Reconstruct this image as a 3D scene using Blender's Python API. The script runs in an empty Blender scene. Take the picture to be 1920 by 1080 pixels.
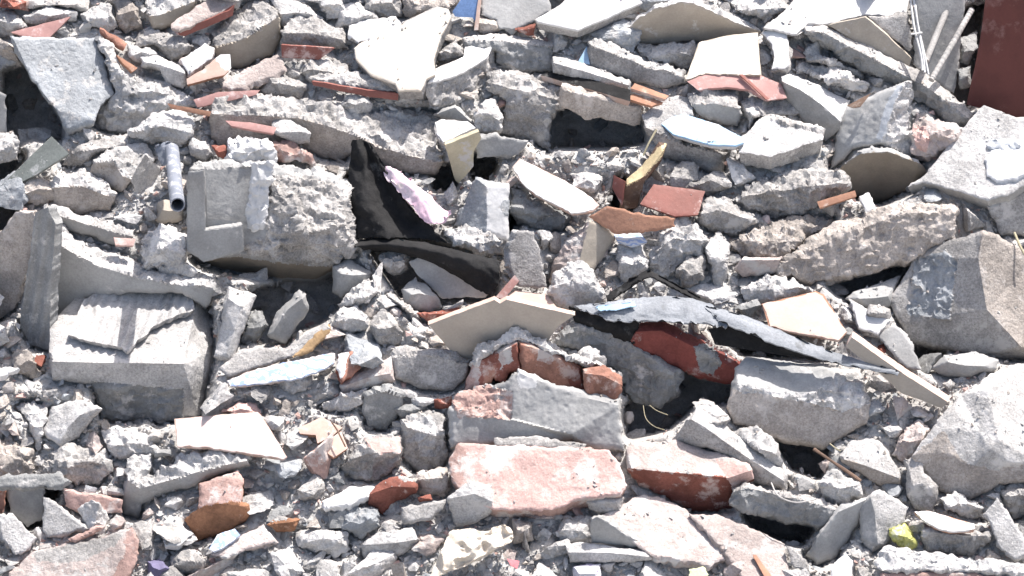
import bpy, math, random
import numpy as np
from mathutils import Vector
from mathutils.geometry import delaunay_2d_cdt

random.seed(7)
rng = np.random.default_rng(7)
scene = bpy.context.scene
COL = scene.collection

# ------------------------------------------------------------------ camera
PITCH = math.radians(28.0)
DIST = 3.6
FPX = 4932.0                       # focal length in photo pixels (1920 wide)
U = DIST / FPX                     # metres per photo pixel at the middle of the heap
SLOPE = math.radians(38.0)
CF = np.array([0.0, math.cos(PITCH), -math.sin(PITCH)])      # forward
CR = np.array([1.0, 0.0, 0.0])
CU = np.array([0.0, math.sin(PITCH), math.cos(PITCH)])       # up
TARGET = np.array([0.0, 0.0, 0.62])
CAM = TARGET - DIST * CF

cam_d = bpy.data.cameras.new("camera")
cam_d.sensor_width = 36.0
cam_d.lens = 36.0 * FPX / 1920.0
cam_d.clip_start = 0.05
cam_d.clip_end = 500.0
cam = bpy.data.objects.new("camera", cam_d)
COL.objects.link(cam)
cam.location = CAM
cam.rotation_euler = (math.pi / 2 - PITCH, 0, 0)
scene.camera = cam

SN = np.array([0.0, -math.sin(SLOPE), math.cos(SLOPE)])      # normal of the heap's mean slope


def slope_depth(v):
    """distance along the view axis to the mean slope of the heap, at image row v"""
    dirv = CF - ((v - 540.0) / FPX) * CU
    return float(np.dot(TARGET - CAM, SN) / np.dot(dirv, SN))


def to_world(P, z0):
    """P: (n,3) columns u, v, d (pixels across, down, and towards the camera)"""
    Z = z0 - P[:, 2] * U
    return (CAM + Z[:, None] * (CF[None] + ((P[:, 0] - 960) / FPX)[:, None] * CR[None]
                                - ((P[:, 1] - 540) / FPX)[:, None] * CU[None]))


def world_dir_to_view(n):
    """world direction given as (right, towards the viewer, up) -> (right, image-down, towards camera)"""
    x, y, z = n
    w = np.array([x, -y, z], float)
    w /= np.linalg.norm(w)
    return np.array([np.dot(w, CR), -np.dot(w, CU), -np.dot(w, CF)])


# ------------------------------------------------------------------ noise
def _hash(ix, iy, iz, seed):
    h = (ix.astype(np.uint32) * np.uint32(374761393) + iy.astype(np.uint32) * np.uint32(668265263)
         + iz.astype(np.uint32) * np.uint32(2147483647) + np.uint32(seed * 974711 + 12345))
    h = (h ^ (h >> np.uint32(13))) * np.uint32(1274126177)
    h = (h ^ (h >> np.uint32(16))) * np.uint32(2246822519)
    return h ^ (h >> np.uint32(15))


def vnoise(P, seed=0):
    """smooth value noise, about -1..1"""
    I = np.floor(P).astype(np.int64)
    F = P - I
    W = F * F * F * (F * (F * 6 - 15) + 10)
    out = np.zeros(len(P))
    for dx in (0, 1):
        wx = W[:, 0] if dx else 1 - W[:, 0]
        for dy in (0, 1):
            wy = W[:, 1] if dy else 1 - W[:, 1]
            for dz in (0, 1):
                wz = W[:, 2] if dz else 1 - W[:, 2]
                h = _hash(I[:, 0] + dx, I[:, 1] + dy, I[:, 2] + dz, seed)
                out += wx * wy * wz * (h.astype(np.float64) / 4294967295.0)
    return out * 2 - 1


def fbm(P, seed=0, o=3):
    r = np.zeros(len(P)); a = 1.0
    for k in range(o):
        r += a * vnoise(P * (2.03 ** k) + 17.3 * k, seed + k)
        a *= 0.5
    return r


def worley(P, seed=0):
    I = np.floor(P).astype(np.int64)
    best = np.full(len(P), 9.0)
    for dx in (-1, 0, 1):
        for dy in (-1, 0, 1):
            for dz in (-1, 0, 1):
                C = I + np.array([dx, dy, dz])
                h = _hash(C[:, 0], C[:, 1], C[:, 2], seed)
                f = np.stack([(h & np.uint32(1023)) / 1023.0, ((h >> np.uint32(10)) & np.uint32(1023)) / 1023.0,
                              ((h >> np.uint32(20)) & np.uint32(1023)) / 1023.0], 1)
                best = np.minimum(best, ((C + f - P) ** 2).sum(1))
    return np.sqrt(best)


def rough_noise(P, seed):
    """broken concrete: lumps, aggregate and grit; about -1.5..1.5"""
    W = P + 6.0 * np.column_stack([vnoise(P / 14.0, seed + 31), vnoise(P / 14.0, seed + 32), vnoise(P / 14.0, seed + 33)])
    big = fbm(P / 46.0, seed, 2) * 1.2
    rid = sum(a_ * (0.36 - np.abs(vnoise(W / s_, seed + 21 + k))) for k, (s_, a_) in enumerate(((29.0, 2.4), (14.0, 1.7), (7.5, 0.75))))
    agg = (0.45 - worley(W / 15.0, seed + 5)) * 0.9
    return big + rid + agg + 0.2 * fbm(P / 4.5, seed + 2, 2)


def smooth_noise(P, seed):
    """cast or sawn faces: slight waves, a few pits"""
    pits = np.clip(0.26 - worley(P / 21.0, seed + 5), 0, 1) * 5.0
    return fbm(P / 48.0, seed, 2) * 1.0 + 0.45 * fbm(P / 8.0, seed + 3, 2) - pits


# ------------------------------------------------------------------ plane geometry helpers
def pts(s):
    if isinstance(s, str):
        return np.array([[float(c) for c in p.split(",")] for p in s.split()])
    return np.array(s, float)


def inside(P, poly):
    x, y = P[:, 0], P[:, 1]
    r = np.zeros(len(P), bool)
    n = len(poly); j = n - 1
    for i in range(n):
        xi, yi = poly[i]; xj, yj = poly[j]
        c = ((yi > y) != (yj > y)) & (x < (xj - xi) * (y - yi) / (yj - yi + 1e-12) + xi)
        r ^= c
        j = i
    return r


def seg_dist(P, A, B):
    d = B - A
    t = np.clip(((P - A) @ d) / (d @ d + 1e-9), 0, 1)
    q = A + t[:, None] * d
    return np.hypot(*(P - q).T), q, t


def poly_dist(P, poly, closed=True):
    best = np.full(len(P), 1e9)
    n = len(poly)
    for i in range(n if closed else n - 1):
        best = np.minimum(best, seg_dist(P, poly[i], poly[(i + 1) % n])[0])
    return best


def area2(poly):
    x, y = poly[:, 0], poly[:, 1]
    return float(np.sum(x * np.roll(y, -1) - np.roll(x, -1) * y))


def densify(poly, step, jag, seed):
    out = []; n = len(poly)
    for i in range(n):
        a, b = poly[i], poly[(i + 1) % n]
        L = np.hypot(*(b - a)); k = max(1, int(round(L / step)))
        for j in range(k):
            out.append(a + (b - a) * j / k)
    out = np.array(out)
    if jag > 0:
        q = np.column_stack([out, np.full(len(out), seed * 3.7)])
        off = np.column_stack([fbm(q / 16.0, seed + 3, 3), fbm(q / 16.0 + 50, seed + 4, 3)])
        off2 = np.column_stack([vnoise(q / 5.0, seed + 6), vnoise(q / 5.0 + 50, seed + 7)])
        out = out + jag * (0.75 * off + 0.3 * off2)
    return out


def cdt(P2, loop_n, extra_edges=()):
    edges = [(i, (i + 1) % loop_n) for i in range(loop_n)] + list(extra_edges)
    r = delaunay_2d_cdt([Vector((float(a), float(b))) for a, b in P2], edges, [], 1, 1e-4)
    V = np.array([[c.x, c.y] for c in r[0]])
    return V, [tuple(f) for f in r[2]], r[3]


# ------------------------------------------------------------------ mesh output
HEROES = []          # dicts: outline, label, ref, colour word
SEED = [10]


def link_mesh(name, verts, faces, mats, midx=None, parent=None, smooth_angle=32.0, base=None):
    me = bpy.data.meshes.new(name)
    ob = bpy.data.objects.new(name, me)
    COL.objects.link(ob)
    verts = np.asarray(verts)
    if parent is not None:
        base = np.array(parent.location)
        ob.parent = parent
    elif base is None:
        base = np.array([verts[:, 0].mean(), verts[:, 1].mean(), verts[:, 2].min()])
    if parent is None:
        ob.location = base
    me.from_pydata((verts - base).tolist(), [], [list(map(int, f)) for f in faces])
    for m in mats:
        me.materials.append(M[m] if isinstance(m, str) else m)
    if midx is not None:
        me.polygons.foreach_set("material_index", np.asarray(midx, np.int32))
    me.polygons.foreach_set("use_smooth", np.ones(len(me.polygons), bool))
    me.update()
    if smooth_angle:
        me.set_sharp_from_angle(angle=math.radians(smooth_angle))
    return ob


def tag(ob, label, cat, group=None):
    ob["label"] = label
    ob["category"] = cat
    ob["kind"] = "thing"
    if group:
        ob["group"] = group


def empty_at(name, u, v, z=0):
    o = bpy.data.objects.new(name, None)
    COL.objects.link(o)
    o.empty_display_size = 0.03
    o.location = to_world(np.array([[u, v, 0.0]]), slope_depth(v) - z * U)[0]
    return o


def vnormals(P, T):
    T = np.asarray(T)
    n = np.cross(P[T[:, 1]] - P[T[:, 0]], P[T[:, 2]] - P[T[:, 0]])
    N = np.zeros_like(P)
    for k in range(3):
        np.add.at(N, T[:, k], n)
    L = np.linalg.norm(N, axis=1, keepdims=True)
    return N / np.maximum(L, 1e-9)


RD, RS = {}, 4.0     # raster of nearest front depth, filled by every traced piece
RW = 720; RH = 500; RU0 = -480; RV0 = -460
DEPTH = np.full((RH, RW), -1e9)    # metres relative to slope, towards camera
OWNER = np.full((RH, RW), -1, int)


def raster(P, front_tris, z0, idx):
    T = P[np.asarray(front_tris)]
    c = T.mean(1)
    pp = np.concatenate([c, T[:, 0], T[:, 1], T[:, 2]])
    iu = ((pp[:, 0] - RU0) / RS).astype(int); iv = ((pp[:, 1] - RV0) / RS).astype(int)
    ok = (iu >= 0) & (iu < RW) & (iv >= 0) & (iv < RH)
    iu, iv, pp = iu[ok], iv[ok], pp[ok]
    sl = SLV[iv]
    dd = (sl - (z0 - pp[:, 2] * U)) / U
    np.maximum.at(DEPTH, (iv, iu), dd)
    OWNER[iv, iu] = idx


SLV = np.array([slope_depth(RV0 + (j + 0.5) * RS) for j in range(RH)])


def build(name, outline, dfun, back, mats, midfun, ampfun, seed, z0, step, jag, bev, parent, features=None, warp=None, smooth=32.0):
    """closed solid: triangulated front relief, broken side walls, back.
    outline: coarse polygon; dfun(P2)->d on the front; back(P3)->(t)->P3 moves the outline to the back"""
    ol = densify(outline, step * 0.9, jag, seed)
    x0, y0 = ol.min(0); x1, y1 = ol.max(0)
    gx = np.arange(x0 + step * 0.5, x1, step); gy = np.arange(y0 + step * 0.5, y1, step * 0.87)
    G = np.array([(a + (step * 0.5 if j % 2 else 0), b) for j, b in enumerate(gy) for a in gx]).reshape(-1, 2)
    G = G + (np.random.default_rng(seed).random(G.shape) - 0.5) * step * 0.5
    if len(G):
        G = G[inside(G, ol)]
    if len(G):
        G = G[poly_dist(G, ol) > step * 0.45]
    extra = []
    feats = []
    if features is not None:
        F = densify_open(features, step * 0.8)
        F = F[inside(F, ol)]
        if len(F):
            F = F[poly_dist(F, ol) > step * 0.45]
        if len(F):
            if len(G):
                dm = poly_dist(G, F, False) if len(F) > 1 else np.hypot(*(G - F[0]).T)
                G = G[dm > step * 0.45]
            feats = F
            extra = [(len(ol) + i, len(ol) + i + 1) for i in range(len(F) - 1)
                     if np.hypot(*(F[i + 1] - F[i])) < step * 2]
    allp = np.concatenate([ol] + ([feats] if len(feats) else []) + ([G] if len(G) else []))
    V, faces, orig = cdt(allp, len(ol), extra)
    # map: keep input outline vertices in order
    omap = {}
    for i, o in enumerate(orig):
        for k in o:
            omap[k] = i
    loop = [omap[i] for i in range(len(ol))]
    tris = []
    for f in faces:
        for k in range(1, len(f) - 1):
            tris.append((f[0], f[k], f[k + 1]))
    tris = np.array(tris)
    a = V[tris]
    s = (a[:, 1, 0] - a[:, 0, 0]) * (a[:, 2, 1] - a[:, 0, 1]) - (a[:, 1, 1] - a[:, 0, 1]) * (a[:, 2, 0] - a[:, 0, 0])
    # image v points down: front faces must be wound so that the normal faces the camera in world space
    tris[s > 0] = tris[s > 0][:, ::-1]
    tris = tris[np.abs(s) > 1e-6]
    d = dfun(V)
    if bev > 0:
        e = max(bev * 1.6, 2.0)
        dist = poly_dist(V, ol)
        d = d - bev * np.clip(1 - dist / e, 0, 1) ** 2
    P = np.column_stack([V, d])
    nf = len(P)
    # side walls
    L = P[loop]
    m = back['rings']
    rings = [loop]
    allP = [P]
    cnt = nf
    for k in range(1, m + 1):
        Q = back['fun'](L, k / m)
        allP.append(Q)
        rings.append(list(range(cnt, cnt + len(L))))
        cnt += len(L)
    ccw = area2(np.array([V[i] for i in loop])) > 0
    sides = []
    n = len(loop)
    for k in range(m):
        A, B = rings[k], rings[k + 1]
        for i in range(n):
            j = (i + 1) % n
            if A[i] == A[j]:
                continue
            q = (A[i], A[j], B[j], B[i])
            q = q if ccw else q[::-1]
            sides.append((q[0], q[1], q[2])); sides.append((q[0], q[2], q[3]))
    c = allP[-1].mean(0)
    allP.append(c[None])
    ci = cnt
    bk = []
    A = rings[-1]
    for i in range(n):
        t = (A[i], A[(i + 1) % n], ci)
        bk.append(t if ccw else t[::-1])
    P = np.concatenate(allP)
    T = np.array(list(map(tuple, tris)) + sides + bk)
    # view space (u right, v down, d towards camera) is right-handed: u x v = -d ; keep the sign right
    Q = P.copy(); Q[:, 1] *= -1
    N = vnormals(Q, T); N[:, 1] *= -1
    nft = len(tris)
    amp = np.zeros(len(P))
    amp[:nf] = ampfun(P[:nf], True)
    amp[nf:] = ampfun(P[nf:], False)
    sel = amp > 0
    dn = np.zeros(len(P))
    Q = P[sel] + seed * 31.7
    kk = np.clip((amp[sel] - 1.2) / 1.6, 0, 1)
    dn[sel] = amp[sel] * (kk * rough_noise(Q, seed % 17) + (1 - kk) * smooth_noise(Q, seed % 17))
    P = P + N * dn[:, None]
    if warp is not None:
        P = warp(P)
    mid = np.zeros(len(T), int)
    cen = P[T].mean(1)
    mid[:nft] = midfun(cen[:nft], True)
    mid[nft:] = midfun(cen[nft:], False)
    ob = link_mesh(name, to_world(P, z0), T, mats, mid, parent, smooth)
    idx = len(HEROES)
    raster(P, T[:nft], z0, idx if parent is None else idx - 1)
    return ob, P, ol


def densify_open(F, step):
    F = pts(F)[:, :2]
    out = []
    for a, b in zip(F[:-1], F[1:]):
        k = max(1, int(np.hypot(*(b - a)) / step))
        out += [a + (b - a) * j / k for j in range(k)]
    out.append(F[-1])
    return np.array(out)


AMP = {'rough': 3.2, 'lump': 4.4, 'crag': 5.0, 'cast': 0.42, 'tile': 0.2, 'brick': 1.5, 'worn': 1.35, 'flat': 0.08}


def finish(ob, name, cat, label, parent, group, ol, ref):
    if parent is None:
        tag(ob, label, cat, group)
        HEROES.append(dict(ob=ob, poly=ol, label=label, ref=ref, c=ol.mean(0), group=group))
    elif label:
        ob["label"] = label


def S(name, cat, label, mat, poly, n=(0, 0.35, 0.94), t=25, z=0, side=None, st='cast', sst='rough', jag=None,
      group=None, parent=None, ref=None, zones=(), anchor=0.62, taper=0.06, step=None, curl=None, back=None, coat=None):
    """slab or block: its seen face as a polygon lying on a plane of normal n (right, towards viewer, up), t pixels thick"""
    if coat:
        core = side or 'concrete'
        pp = pts(poly); c_ = pp.mean(0)
        root = empty_at(name, c_[0], pp[:, 1].max(), z - t * 0.5)
        tag(root, label, cat, group)
        tile = sst == 'tile'
        HEROES.append(dict(ob=root, poly=pp, label=label, ref=ref, c=c_, group=group))
        cob = S('tile_body' if tile else 'slab_core', None, None, core, poly, n, t, z, core, 'tile' if tile else 'worn', sst, jag, None, root, None, (), anchor, taper, None, curl, back)
        HEROES[-1]['crumb_ob'] = cob
        pp = c_ + (pp - c_) * (1 - 1.6 / max(20.0, np.hypot(*(pp - c_).T).mean()))
        lo_, hi_ = pts(poly).min(0)[1], pts(poly).max(0)[1]
        va_ = lo_ + anchor * (hi_ - lo_)
        a2 = (va_ - pp[:, 1].min()) / (pp[:, 1].max() - pp[:, 1].min())
        cob = S(coat, None, None, mat, pp, n, 5, z + (3.4 if not tile else 1.6), mat, st, st, (jag if jag is not None else 2.2), None, root, None, zones, a2, 0.0, step, curl)
        HEROES[-1]['crumb_ob'] = cob
        return root
    SEED[0] += 1; seed = SEED[0]
    poly = pts(poly)
    w = world_dir_to_view(n)
    nt = max(w[2], 0.12)
    lo, hi = poly.min(0), poly.max(0)
    ua, va = (lo[0] + hi[0]) / 2, lo[1] + anchor * (hi[1] - lo[1])
    z0 = slope_depth(va) - z * U

    def dfun(P):
        d = -(w[0] * (P[:, 0] - ua) + w[1] * (P[:, 1] - va)) / nt
        if curl:
            d = d + curl(P)
        return d
    step = step or (3.0 if st not in ('tile', 'flat') else 4.5)
    if back is not None:
        bd = world_dir_to_view(back)
        off = bd * t
    else:
        off = -w * t
    rings = int(np.clip(t / 4.5, 1, 40))

    def bfun(L, k):
        c = L.mean(0)
        return c + (L - c) * (1 - taper * k) + off * k
    side = side or mat
    mats = [mat, side] + [zz[1] for zz in zones]
    zp = [pts(zz[0]) for zz in zones]
    fa, sa = AMP[st], AMP[sst]

    def midfun(C, front):
        r = np.zeros(len(C), int) if front else np.ones(len(C), int)
        if front:
            q = C[:, :2] + 3.0 * np.column_stack([vnoise(C / 9.0, seed), vnoise(C / 9.0 + 40, seed)])
            for k, z_ in enumerate(zp):
                r[inside(q, z_)] = 2 + k
        return r

    def ampfun(P, front):
        if not front:
            return np.full(len(P), sa)
        a = np.full(len(P), fa)
        for k, z_ in enumerate(zp):
            if len(zones[k]) > 2:
                a[inside(P[:, :2], z_)] = AMP[zones[k][2]]
        return a
    if jag is None:
        jag = {'tile': 0.8, 'flat': 0.4}.get(st, 3.0)
    ob, P, ol = build(name, poly, dfun, dict(rings=rings, fun=bfun), mats, midfun, ampfun, seed, z0, step, jag,
                      {'tile': 0.8, 'flat': 0.4, 'cast': 2.0}.get(st, 3.0), parent)
    finish(ob, name, cat, label, parent, group, ol, ref)
    return ob


def R(name, cat, label, mat, poly, ridge=None, rf=0.5, z=0, kt=1.0, kf=0.62, ks=0.35, depth=None, st='rough', fst=None,
      front=None, jag=3.0, group=None, parent=None, ref=None, zones=(), step=2.9, bev=5.0, bumps=(), lean=0.0, od_=None, relief=None):
    """broken lump: outline plus the ridge where its top meets its front; kt, kf: how fast both fall back"""
    SEED[0] += 1; seed = SEED[0]
    r_ = np.random.default_rng(seed)
    poly = pts(poly)
    lo, hi = poly.min(0), poly.max(0)
    if ridge is None:
        v = lo[1] + rf * (hi[1] - lo[1]); w_ = hi[0] - lo[0]
        xs = lo[0] + np.array([0.24, 0.5, 0.76]) * w_
        ridge = np.column_stack([xs, v + (r_.random(3) - 0.5) * 0.22 * (hi[1] - lo[1])])
        keep = inside(ridge, poly)
        ridge = ridge[keep] if keep.any() else poly.mean(0)[None]
    else:
        ridge = pts(ridge)
    if ridge.shape[1] == 2:
        ridge = np.column_stack([ridge, np.zeros(len(ridge))])
    if len(ridge) == 1:
        ridge = np.concatenate([ridge, ridge + [4, 1, 0]])
    va = ridge[:, 1].mean(); ua = ridge[:, 0].mean()
    z0 = slope_depth(va) - z * U

    def auto_d(P):
        best = np.full(len(P), 1e9); d = np.zeros(len(P))
        for i in range(len(ridge) - 1):
            ds, q, t = seg_dist(P, ridge[i, :2], ridge[i + 1, :2])
            dv = P[:, 1] - q[:, 1]; du = np.abs(P[:, 0] - q[:, 0])
            dq = ridge[i, 2] + t * (ridge[i + 1, 2] - ridge[i, 2])
            val = dq - np.where(dv < 0, kt * -dv, kf * dv) - ks * du
            m = ds < best
            d[m] = val[m]; best[m] = ds[m]
        return d + lean * (P[:, 0] - ua)
    od = auto_d(poly) + (r_.random(len(poly)) - 0.5) * min(10, 0.12 * (hi - lo).min())
    for k_, v_ in (od_ or {}).items():
        od[k_] = v_
    rd = ridge[:, 2] + lean * (ridge[:, 0] - ua)
    cp = np.concatenate([poly, ridge[:, :2]] + ([pts(bumps)[:, :2]] if len(bumps) else []))
    cd = np.concatenate([od, rd] + ([pts(bumps)[:, 2]] if len(bumps) else []))
    cv, cf, corig = cdt(cp, len(poly), [(len(poly) + i, len(poly) + i + 1) for i in range(len(ridge) - 1)])
    cvd = np.array([cd[o[0]] if len(o) else np.nan for o in corig])
    if np.isnan(cvd).any():
        bad = np.isnan(cvd); cvd[bad] = auto_d(cv[bad])

    def dfun(P):
        d = np.full(len(P), np.nan)
        for f in cf:
            for k in range(1, len(f) - 1):
                A, B, C = cv[f[0]], cv[f[k]], cv[f[k + 1]]
                den = (B[1] - C[1]) * (A[0] - C[0]) + (C[0] - B[0]) * (A[1] - C[1])
                if abs(den) < 1e-9:
                    continue
                a = ((B[1] - C[1]) * (P[:, 0] - C[0]) + (C[0] - B[0]) * (P[:, 1] - C[1])) / den
                b = ((C[1] - A[1]) * (P[:, 0] - C[0]) + (A[0] - C[0]) * (P[:, 1] - C[1])) / den
                c = 1 - a - b
                m = (a > -1e-3) & (b > -1e-3) & (c > -1e-3)
                d[m] = (a * cvd[f[0]] + b * cvd[f[k]] + c * cvd[f[k + 1]])[m]
        bad = np.isnan(d)
        if bad.any():
            pb = P[bad]                        # just outside the coarse outline: take the nearest outline value
            best = np.full(len(pb), 1e9); val = np.zeros(len(pb))
            for i in range(len(poly)):
                j = (i + 1) % len(poly)
                ds, q, t = seg_dist(pb, poly[i], poly[j])
                m = ds < best
                best[m] = ds[m]; val[m] = (od[i] + t * (od[j] - od[i]))[m]
            d[bad] = val
        if relief:
            d = d + relief(P)
        return d
    mn = (hi - lo).min()
    depth = depth or max(14, 0.55 * mn)
    dmin = od.min()

    def bfun(L, k):
        c = L.mean(0)
        Q = c + (L - c) * np.array([1, 1, 0.6 * k + 1 - k]) if False else L.copy()
        s = 1 - 0.28 * k * k + 0.03 * math.sin(math.pi * k)
        Q = c + (L - c) * s
        Q[:, 2] = L[:, 2] * (1 - k) + (L[:, 2] * 0.4 + (dmin * 0.6 - depth)) * k
        Q[:, 1] += 0.18 * depth * k
        return Q
    front = front or mat
    mats = [mat, front] + [zz[1] for zz in zones]
    zp = [pts(zz[0]) for zz in zones]
    ta, fa = AMP[st], AMP[fst or st]
    rx, ry = ridge[:, 0], ridge[:, 1]
    order = np.argsort(rx)

    def below(C):
        return C[:, 1] > np.interp(C[:, 0], rx[order], ry[order])

    def midfun(C, fr):
        q = C[:, :2] + 3.0 * np.column_stack([vnoise(C / 9.0, seed), vnoise(C / 9.0 + 40, seed)])
        r = below(q).astype(int)
        if fr:
            for k, z_ in enumerate(zp):
                r[inside(q, z_)] = 2 + k
        return r

    def ampfun(P, fr):
        a = np.where(below(P), fa, ta)
        if fr:
            for k, z_ in enumerate(zp):
                if len(zones[k]) > 2:
                    a[inside(P[:, :2], z_)] = AMP[zones[k][2]]
        return a * min(1.0, 0.35 + mn / 90.0)
    ob, P, ol = build(name, poly, dfun, dict(rings=int(np.clip(depth / 6, 2, 14)), fun=bfun), mats, midfun, ampfun, seed,
                      z0, step, min(jag, mn * 0.06), min(bev, mn * 0.1), parent, features=ridge[:, :2])
    finish(ob, name, cat, label, parent, group, ol, ref)
    return ob


def on_plane(n, ua, va, z, u, v):
    """the z that puts an anchor at (u, v) onto the plane of a slab anchored at (ua, va, z)"""
    w = world_dir_to_view(n)
    return z - (w[0] * (u - ua) + w[1] * (v - va)) / w[2] + (slope_depth(v) - slope_depth(va)) / U


def tube(name, path, rad, mat, parent=None, seg=10, z=0, ribs=None, hollow=False, cat=None, label=None, group=None, ref=None, vary=0.0):
    """path: list of (u, v, d) in pixels; d towards the camera from the heap's mean slope at each point"""
    path = np.array(path, float)
    fine = []
    sub = 10 if not ribs else 40
    m_ = len(path)
    for i in range(m_ - 1):
        p0, p1, p2, p3 = path[max(i - 1, 0)], path[i], path[i + 1], path[min(i + 2, m_ - 1)]
        for k in range(sub):
            f = k / sub
            fine.append(0.5 * (2 * p1 + (p2 - p0) * f + (2 * p0 - 5 * p1 + 4 * p2 - p3) * f * f + (3 * p1 - p0 - 3 * p2 + p3) * f ** 3))
    fine.append(path[-1])
    fine = np.array(fine)
    W = np.array([to_world(p[None], slope_depth(p[1]) - z * U)[0] for p in fine])
    verts, faces = [], []
    n = len(W)
    radii = np.full(n, rad * U)
    if ribs:
        radii *= 1 + 0.14 * (np.arange(n) % 4 == 0)
    if vary:
        radii *= 1 + vary * vnoise(np.column_stack([np.arange(n) / 4.0, np.zeros(n), np.full(n, SEED[0] * 1.3)]))
    shells = [(1.0, False)] + ([(0.84, True)] if hollow else [])
    starts = []
    for sc, flip in shells:
        starts.append(len(verts))
        for i in range(n):
            t = W[min(i + 1, n - 1)] - W[max(i - 1, 0)]; t /= np.linalg.norm(t)
            a = np.cross(t, [0.3, 0.9, 0.31]); a /= np.linalg.norm(a); b = np.cross(t, a)
            for k in range(seg):
                an = 2 * math.pi * k / seg
                verts.append(W[i] + radii[i] * sc * (a * math.cos(an) + b * math.sin(an)))
        s0 = starts[-1]
        for i in range(n - 1):
            for k in range(seg):
                q = (s0 + i * seg + k, s0 + i * seg + (k + 1) % seg, s0 + (i + 1) * seg + (k + 1) % seg, s0 + (i + 1) * seg + k)
                faces.append(q if flip else q[::-1])
    if hollow:
        for e in (0, n - 1):
            for k in range(seg):
                A = starts[0] + e * seg; B = starts[1] + e * seg
                q = (A + k, A + (k + 1) % seg, B + (k + 1) % seg, B + k)
                faces.append(q if e == 0 else q[::-1])
    else:
        faces.append(tuple(range(seg))); faces.append(tuple(range((n - 1) * seg, n * seg))[::-1])
    ob = link_mesh(name, np.array(verts), faces, [mat], None, parent, 40)
    if parent is None:
        tag(ob, label, cat, group)
        HEROES.append(dict(ob=ob, poly=path[:, :2], label=label, ref=ref, c=path[:, :2].mean(0), group=group, thin=True))
    return ob


def sheet(name, cat, label, mat, rows, thick=3.0, z=0, parent=None, ref=None, seed=1, wrinkle=2.0, group=None, under=None, raster_it=True):
    """a bent sheet: rows of (u, v, d) control points (all rows the same length), d towards the camera from the mean slope"""
    A = np.array(rows, float)                     # r, c, 3
    r, c, _ = A.shape
    nu, nv = 46, 46

    def cr(Pn, t):                                # Catmull-Rom over axis 0
        m = len(Pn); x = t * (m - 1); i = min(int(x), m - 2); f = x - i
        p0, p1, p2, p3 = Pn[max(i - 1, 0)], Pn[i], Pn[i + 1], Pn[min(i + 2, m - 1)]
        return 0.5 * (2 * p1 + (p2 - p0) * f + (2 * p0 - 5 * p1 + 4 * p2 - p3) * f * f + (3 * p1 - p0 - 3 * p2 + p3) * f ** 3)
    P = np.array([[cr(np.array([cr(A[k], j / (nu - 1)) for k in range(r)]), i / (nv - 1)) for j in range(nu)] for i in range(nv)])
    P = P.reshape(-1, 3)
    w = fbm(np.column_stack([P[:, :2] / 26.0, np.full(len(P), seed * 5.1)]), seed, 3)
    if wrinkle > 4.6:                             # crumpled: sharp creases
        q_ = np.column_stack([P[:, :2] / 24.0, np.full(len(P), seed * 5.1)])
        w = 0.9 - 2.2 * np.abs(vnoise(q_, seed)) + 0.7 * (0.5 - np.abs(vnoise(q_ * 2.3, seed + 1)))
    P[:, 2] += wrinkle * 2.2 * w
    jit = np.zeros(len(P), bool).reshape(nv, nu); jit[0] = jit[-1] = True; jit[:, 0] = jit[:, -1] = True
    jit = jit.ravel()
    P[jit, :2] += 2.6 * np.column_stack([fbm(P[jit] / 9.0, seed + 3, 2), fbm(P[jit] / 9.0 + 30, seed + 4, 2)])
    Zs = np.array([slope_depth(v) for v in P[:, 1]])
    z0 = float(Zs.mean())
    D = P.copy(); D[:, 2] = (z0 - Zs) / U + P[:, 2] + z
    idx = np.arange(nv * nu).reshape(nv, nu)
    q = np.stack([idx[:-1, :-1], idx[1:, :-1], idx[1:, 1:], idx[:-1, 1:]], -1).reshape(-1, 4)
    Wd = to_world(D, z0)
    T = np.concatenate([q[:, [0, 1, 2]], q[:, [0, 2, 3]]])
    N = vnormals(Wd, T)
    th = thick * U
    V = np.concatenate([Wd, Wd - N * th])
    nb = len(Wd)
    faces = [tuple(f) for f in q] + [tuple((f + nb)[::-1]) for f in q]
    b = list(idx[0]) + list(idx[1:, -1]) + list(idx[-1, ::-1][1:]) + list(idx[::-1, 0][1:-1])
    for i in range(len(b)):
        a_, c_ = b[i], b[(i + 1) % len(b)]
        faces.append((a_, c_, c_ + nb, a_ + nb))
    mid = [0] * len(q) + [1 if under else 0] * len(q) + [0] * len(b)
    ob = link_mesh(name, V, faces, [mat] + ([under] if under else []), mid, parent, 40)
    ol = P[b][:, :2]
    if raster_it:
        raster(D, T, z0, len(HEROES) if parent is None else len(HEROES) - 1)
    finish(ob, name, cat, label, parent, group, ol, ref)
    return ob

# ------------------------------------------------------------------ materials
M = {}


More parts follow.
